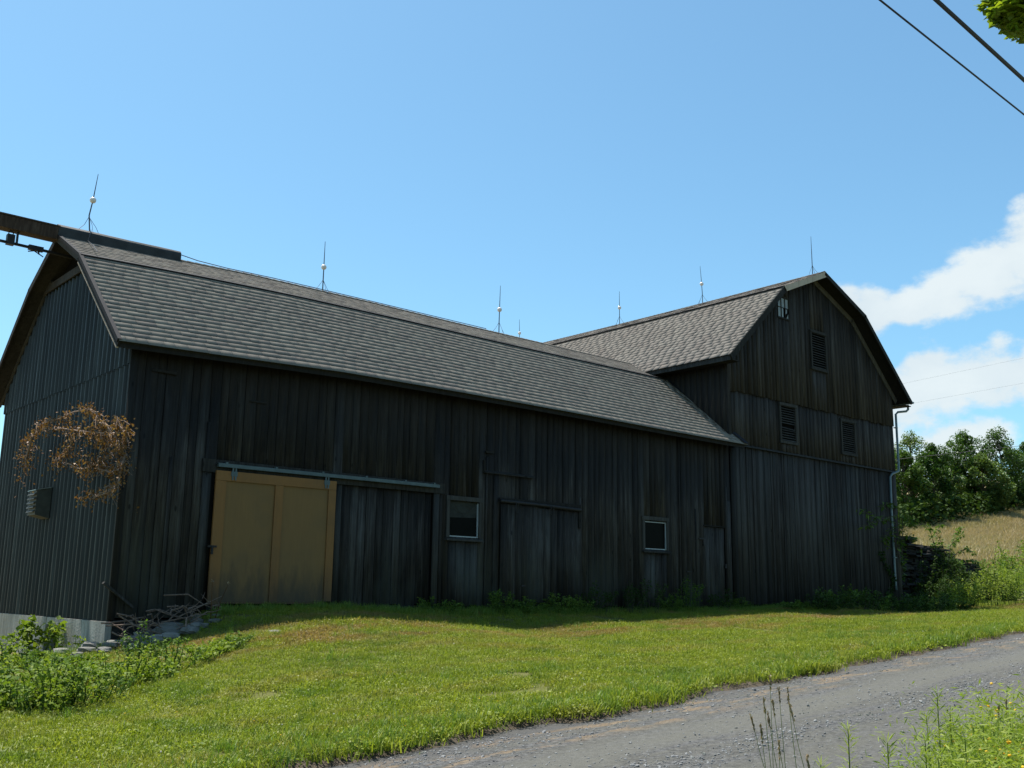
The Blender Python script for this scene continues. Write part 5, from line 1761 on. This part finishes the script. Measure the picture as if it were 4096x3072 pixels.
SLAB = ['flattest pale slab in the heap', 'dark rounded stone in the heap']
for i, (x, y, r) in enumerate(stones):
    if x > 8.4: r *= 0.62
    z = gz(x, y) + r * 0.25
    V, F = stone_mesh(x, y, z, r * 0.66, (1.25, 0.95, 0.62), i)
    T = empty('fieldstone', (x, y, z))
    T2 = np_mesh('fieldstone', V, F, M['stone'])
    bpy.data.objects.remove(T)
    props(T2, 'grey fieldstone tumbled in the heap at the left corner of the long barn', 'stone', 'fieldstones in the corner heap')
V, F = stone_mesh(9.35, 17.15, gz(9.35, 17.15) + 0.0, 0.16, (1.5, 0.8, 0.3), 99)
props(np_mesh('fieldstone', V, F, M['stone']), 'single flat stone lying in the lawn to the right of the heap', 'stone')
for i in range(34):
    x = random.uniform(7.3, 9.2); y = random.uniform(18.7, 19.8)
    a = random.uniform(-1.3, 1.3)
    ln = random.uniform(0.5, 1.3)
    z = gz(x, y) + random.uniform(0.12, 0.36)
    d = Vector((math.cos(a) * ln / 2, math.sin(a) * ln / 2 * 0.7, random.uniform(-0.22, 0.22)))
    c = Vector((x, y, z))
    k = Vector((random.uniform(-.1, .1), random.uniform(-.1, .1), random.uniform(-.05, .14)))
    mb = MB(); mb.tube([c - d, c - d * 0.3 + k, c + d * 0.3 + k * 0.3, c + d], [0.016, 0.014, 0.011, 0.005], 5)
    q = c + d * 0.2 + k
    mb.tube([q, q + Vector((random.uniform(-.2, .2), random.uniform(-.1, .1), random.uniform(.02, .2)))], [0.008, 0.003], 4)
    props(mb.build('stick', M['stick']), 'bare grey brown stick piled on the stone heap at the barn corner', 'stick', 'sticks piled on the stone heap')
mb = MB(); mb.bar((7.16, 19.88, 0.08), (7.78, 19.93, -0.38), 0.045, 0.09, (0, 1, 0))
props(mb.build('brace_board', M['trim']), 'short grey board nailed aslant across the left corner of the long barn', 'board')
mb = MB(); mb.tube([(6.2, 24.6, gz(6.2, 24.6)), (6.15, 24.6, -0.9), (6.22, 24.6, -0.55)], [0.05, 0.045, 0.035], 7)
props(mb.build('stake', M['bark']), 'weathered dark stake standing in the weeds by the concrete foundation', 'stake')
# two dry stalks by the sliding door
for (a, b, c, lb) in (((9.0, 19.1), (-0.02, 0.78), 0.0, 'pale upright dry stalk left of the sliding door'), ((9.05, 19.05), (0.25, 0.72), 0.1, 'thin leaning dry stalk left of the sliding door')):
    z = gz(*a)
    T = empty('dry_stalk', (a[0], a[1], z), lb, 'dry stalk')
    MB().tube([(a[0], a[1], z), (a[0] + b[0] * .4, a[1], z + b[1] * .5), (a[0] + b[0], a[1], z + b[1])], [0.009, 0.007, 0.004], 5).build('stem', M['dead'], T)
    leaves_obj('seed_head', np.array([(a[0] + b[0], a[1], z + b[1])] * 6) + rng.normal(0, 0.02, (6, 3)), 0.05, 0.025, M['seed'], T)

# ------------------------------------------------------------------ overhead cables
def ray(px, py):
    return _r2 * ((px - 2048) / 4085.0) + _u2 * (-(py - 1536) / 4085.0) + _f


def cable(pa, pb, ya, yb, r, mat, name, label, ext0=14, ext1=60, sag=0.0):
    a = ray(*pa); b = ray(*pb)
    A_ = a * (ya / a.y); B_ = b * (yb / b.y)
    d = (B_ - A_)
    pts = []
    L = d.length
    for s in np.linspace(-ext0 / L, 1 + ext1 / L, 40):
        p = A_ + d * s
        u = s - 0.5
        p.z += sag * (u * u - 0.25)
        pts.append(p)
    props(MB().tube(pts, r, 6).build(name, mat), label, 'cable')


def depth_for(px, py, z):
    a = ray(px, py)
    return a.y * z / a.z


cable((3520, 0), (4096, 458), depth_for(3520, 0, 5.4), depth_for(4096, 458, 5.35), 0.010, M['cable'], 'overhead_cable', 'thinner black cable crossing the upper right corner of the sky', 6, 26)
cable((3745, 0), (4096, 320), depth_for(3745, 0, 5.2), depth_for(4096, 320, 5.15), 0.021, M['cable'], 'overhead_cable', 'thicker black cable nearest the leafy branch at the upper right', 6, 26)
cable((3609, 1535), (4096, 1432), 50, 42, 0.006, M['fine_wire'], 'overhead_wire', 'uppermost fine wire across the clouds right of the gable', 40, 25)
cable((3647, 1614), (4096, 1532), 50, 42, 0.006, M['fine_wire'], 'overhead_wire', 'middle fine wire across the clouds right of the gable', 40, 25)
cable((3588, 1837), (4096, 1782), 44, 36, 0.018, M['fine_wire'], 'overhead_wire', 'lowest and thickest far wire passing in front of the field edge trees', 40, 25)

# ------------------------------------------------------------------ maple branch reaching in at the top right
c0 = ray(4100, 20)
c0 = c0 * (11.5 / c0.length)
TB = (c0.x + 3.6, c0.y - 3.0)
zt = gz(*TB)
MT = empty('maple_tree', (TB[0], TB[1], zt), 'leafy branch of a roadside maple poking into the upper right corner', 'tree')
mb = MB()
mb.tube([(TB[0], TB[1], zt - 0.2), (TB[0] - 0.1, TB[1], zt + 2.5), (TB[0] - 0.3, TB[1] + 0.1, zt + 5.5), (TB[0] - 0.3, TB[1] + 0.1, zt + 9)], [0.26, 0.22, 0.17, 0.08], 10)
mb.tube([(TB[0] - 0.2, TB[1], zt + 5.2), (c0.x + 1.8, c0.y - 1.3, c0.z + 0.5), (c0.x + 0.7, c0.y - 0.4, c0.z + 0.4), (c0.x, c0.y, c0.z + 0.05)], [0.08, 0.05, 0.03, 0.01], 7)
mb.build('trunk', M['bark'], MT)
C = []
cls = []
for (px, py, dd, rr, nn) in ((4040, 45, 11.4, .20, 240), (4010, 40, 11.5, .15, 160), (4085, 20, 11.5, .26, 320), (4075, 85, 11.4, .15, 160), (4110, 70, 11.6, .24, 260), (4035, 108, 11.4, .05, 22), (4055, 115, 11.3, .07, 40), (4150, 30, 11.8, .4, 500), (4100, -60, 11.7, .45, 600), (4200, -80, 11.9, .6, 700), (4260, 40, 12, .5, 500)):
    q = ray(px, py); q = q * (dd / q.length)
    cls.append((np.array(q), rr, nn))
for k in range(26):
    a = random.uniform(0, 6.28); q = random.uniform(0.6, 2.4)
    cls.append((np.array([TB[0] + q * math.cos(a) + 0.6, TB[1] + q * math.sin(a) - 0.8, zt + random.uniform(6.8, 10.5)]), random.uniform(0.6, 0.9), 260))
for q, rr, nn in cls:
    v = rng.normal(size=(nn, 3)); v /= np.linalg.norm(v, axis=1, keepdims=True)
    C.append(q + v * rr * rng.uniform(0.3, 1.0, (nn, 1)) ** 0.5 * np.array([1, 1, 0.8]))
C = np.concatenate(C)
L = 0.10 * rng.uniform(0.6, 1.2, len(C))
leaves_obj('crown', C, L, L * 0.85, M['maple'], MT, up=1.2)

# ------------------------------------------------------------------ foreground verge plants
def goldenrod(px, top, dist, label, stems=3, spread=0.12, group=None, n=190, leaf=0.075):
    d = ray(px, top)
    q = d * (dist / math.hypot(d.x, d.y))
    z0 = gz(q.x, q.y)
    T = empty('goldenrod_plant', (q.x, q.y, z0), label, 'plant', group)
    mb = MB(); C = []; D = []
    for s in range(stems):
        ox, oy = random.gauss(0, spread), random.gauss(0, spread)
        if s == 0: ox = oy = 0
        h = (q.z - z0) * (1.0 if s == 0 else random.uniform(0.72, 0.97))
        b = Vector((q.x + ox * 0.5, q.y + oy * 0.5, z0 - 0.02)); t = Vector((q.x + ox, q.y + oy, z0 + h))
        mb.tube([b, b.lerp(t, 0.5) + Vector((0.01, 0.01, 0)), t], [0.006, 0.005, 0.002], 5, False)
        for k in range(n):
            u = (k + random.random()) / n
            u = 0.15 + 0.87 * u
            a = k * 2.4 + random.uniform(-.4, .4)
            p = b.lerp(t, min(u, 1.0))
            dd = Vector((math.cos(a), math.sin(a), random.uniform(0.3, 1.3) if u > 0.85 else random.uniform(-0.1, 0.8))).normalized()
            l = leaf * (1.05 - 0.50 * u) * random.uniform(0.8, 1.2) + 0.015
            C.append(tuple(p + dd * l * 0.5)); D.append(tuple(dd * l))
    mb.build('stem', M['goldenrod'], T)
    C = np.array(C); D = np.array(D)
    ln = np.linalg.norm(D, axis=1)
    leaves_obj('foliage', C, ln, ln * 0.06 + 0.0015, M['goldenrod'], T, D=D, up=0.6)


goldenrod(3748, 2772, 5.6, 'tallest goldenrod spire rising in front of the gravel road', 3, 0.10)
goldenrod(3800, 2850, 5.7, 'shorter goldenrod right beside the tallest spire', 3, 0.10)
goldenrod(3392, 2915, 4.6, 'goldenrod clump with upswept shoots left of the tall spire', 5, 0.07)
goldenrod(3550, 2970, 4.5, 'lowest goldenrod clump between the two taller ones', 5, 0.08)
goldenrod(3930, 2880, 5.2, 'goldenrod shoot among the flowering weeds at the right', 4, 0.10)
goldenrod(4040, 2870, 5.6, 'goldenrod shoot nearest the bottom right corner', 4, 0.12)
goldenrod(3700, 2960, 4.7, 'goldenrod clump at the left side of the flowering weeds', 5, 0.12)
goldenrod(3860, 2960, 4.4, 'leafy goldenrod in the thick of the flowering weeds', 6, 0.14)

# thick tangle of verge plants with yellow flowers
vp = [grass_proto('verge_tuft', 40, 0.16, 0.55, 0.007, M['long_grass'], 0.35) for _ in range(3)] + [broad_proto('verge_leaves', 260, 0.22, 0.50, 0.020, M['weed_bright'], 0.22) for _ in range(2)]
vp += [leaves_obj('trefoil_leaves', np.stack([rng.normal(0, .11, 420), rng.normal(0, .11, 420), rng.uniform(.05, .6, 420)], -1), 0.028, 0.0045, M['goldenrod'], None, link=False) for _ in range(4)]


def verge_pts(n, pxa, pxb, da, db, h):
    P = []; S = []
    for _ in range(n):
        px = random.uniform(pxa, pxb)
        d = ray(px, 3000)
        dist = random.uniform(da, db)
        q = d * (dist / math.hypot(d.x, d.y))
        e = float(edge_far(q.x)) - ROAD_W
        if q.y < e - 0.1:
            P.append((q.x, q.y, gz(q.x, q.y)))
            S.append(h(px, dist) * random.uniform(0.75, 1.15))
    return np.array(P), np.array(S)


P1, S1 = verge_pts(700, 3620, 4300, 3.4, 6.2, lambda px, d: np.interp(px, [3620, 3800, 3950, 4300], [0.78, 1.05, 1.5, 1.7]) - 0.02 * d)
scatter('verge_plants', P1, vp, S1, 'tangle of grass, trefoil and leafy weeds on the near verge at the bottom right', 'weeds', 0.12)
P2, S2 = verge_pts(900, 2400, 3700, 3.0, 5.0, lambda px, d: 0.35)
scatter('verge_grass', P2, vp[:3], S2, 'shorter grass of the near verge below the picture', 'grass', 0.12)
fb = MB().sphere((0, 0, 0), 0.0065, 6, 4, (1.2, 1.2, 0.7))
fy = np_mesh('trefoil_flower', fb.v, fb.f, M['flower_y'], link=False)
Pf = []
for _ in range(520):
    px = 3720 + 400 * random.random() ** 0.7
    k = random.randrange(len(P1))
    h = 0.60 * S1[k] * random.uniform(0.75, 1.02)
    Pf.append((P1[k][0] + random.gauss(0, .08), P1[k][1] + random.gauss(0, .08), P1[k][2] + h))
scatter('trefoil_flowers', np.array(Pf), [fy], rng.uniform(0.6, 1.3, len(Pf)), 'small yellow flowers dotted over the verge tangle at the bottom right', 'flowers', 0.3)

# seed-headed grass stalks
STK = [(3002, 2855, 4.3, 0.10), (3090, 2800, 4.5, 0.05), (3055, 2790, 4.4, 0.03), (3115, 2750, 4.6, 0.02), (3070, 2845, 4.2, 0.06), (3160, 2820, 4.4, 0.08), (3150, 2750, 4.7, 0.03), (3042, 2900, 4.1, 0.04), (3115, 2960, 3.9, 0.0), (4025, 2795, 5.4, -0.02), (3995, 2820, 5.5, -0.03), (3230, 3020, 3.9, 0.02), (3080, 2700, 4.9, 0.0)]
for i, (px, py, dist, lean) in enumerate(STK):
    d = ray(px, py)
    q = d * (dist / math.hypot(d.x, d.y))
    z0 = gz(q.x, q.y)
    rgt = Vector((_r.x, _r.y, 0))
    b = Vector((q.x, q.y, z0)) + rgt * lean * 2.4
    t = Vector((q.x, q.y, q.z))
    T = empty('timothy_stalk', tuple(b), ('brown headed grass stalk at the far right, %s of the pair' % ('right' if i == 9 else 'left')) if px > 3900 else 'thin grass stalk %s from the left among those with brown seed heads' % ORD[sorted([q[0] + 0.001 * k for k, q in enumerate(STK) if q[0] <= 3900]).index(px + 0.001 * i)], 'grass stalk', 'seed headed grass stalks on the near verge')
    m_ = b.lerp(t, 0.55) + rgt * lean * 0.25
    MB().tube([b, m_, b.lerp(t, 0.85) - rgt * 0.0, t], [0.0022, 0.0018, 0.0014, 0.001], 4, False).build('stem', M['goldenrod'], T)
    k = 34
    u = rng.uniform(0, 1, k)
    C = np.array([tuple(t + (b - t).normalized() * (0.062 * uu)) for uu in u]) + rng.normal(0, 0.0022, (k, 3))
    leaves_obj('seed_head', C, 0.016, 0.005, M['seed'], T, D=np.tile(np.array(t - b), (k, 1)) + rng.normal(0, .35, (k, 3)))
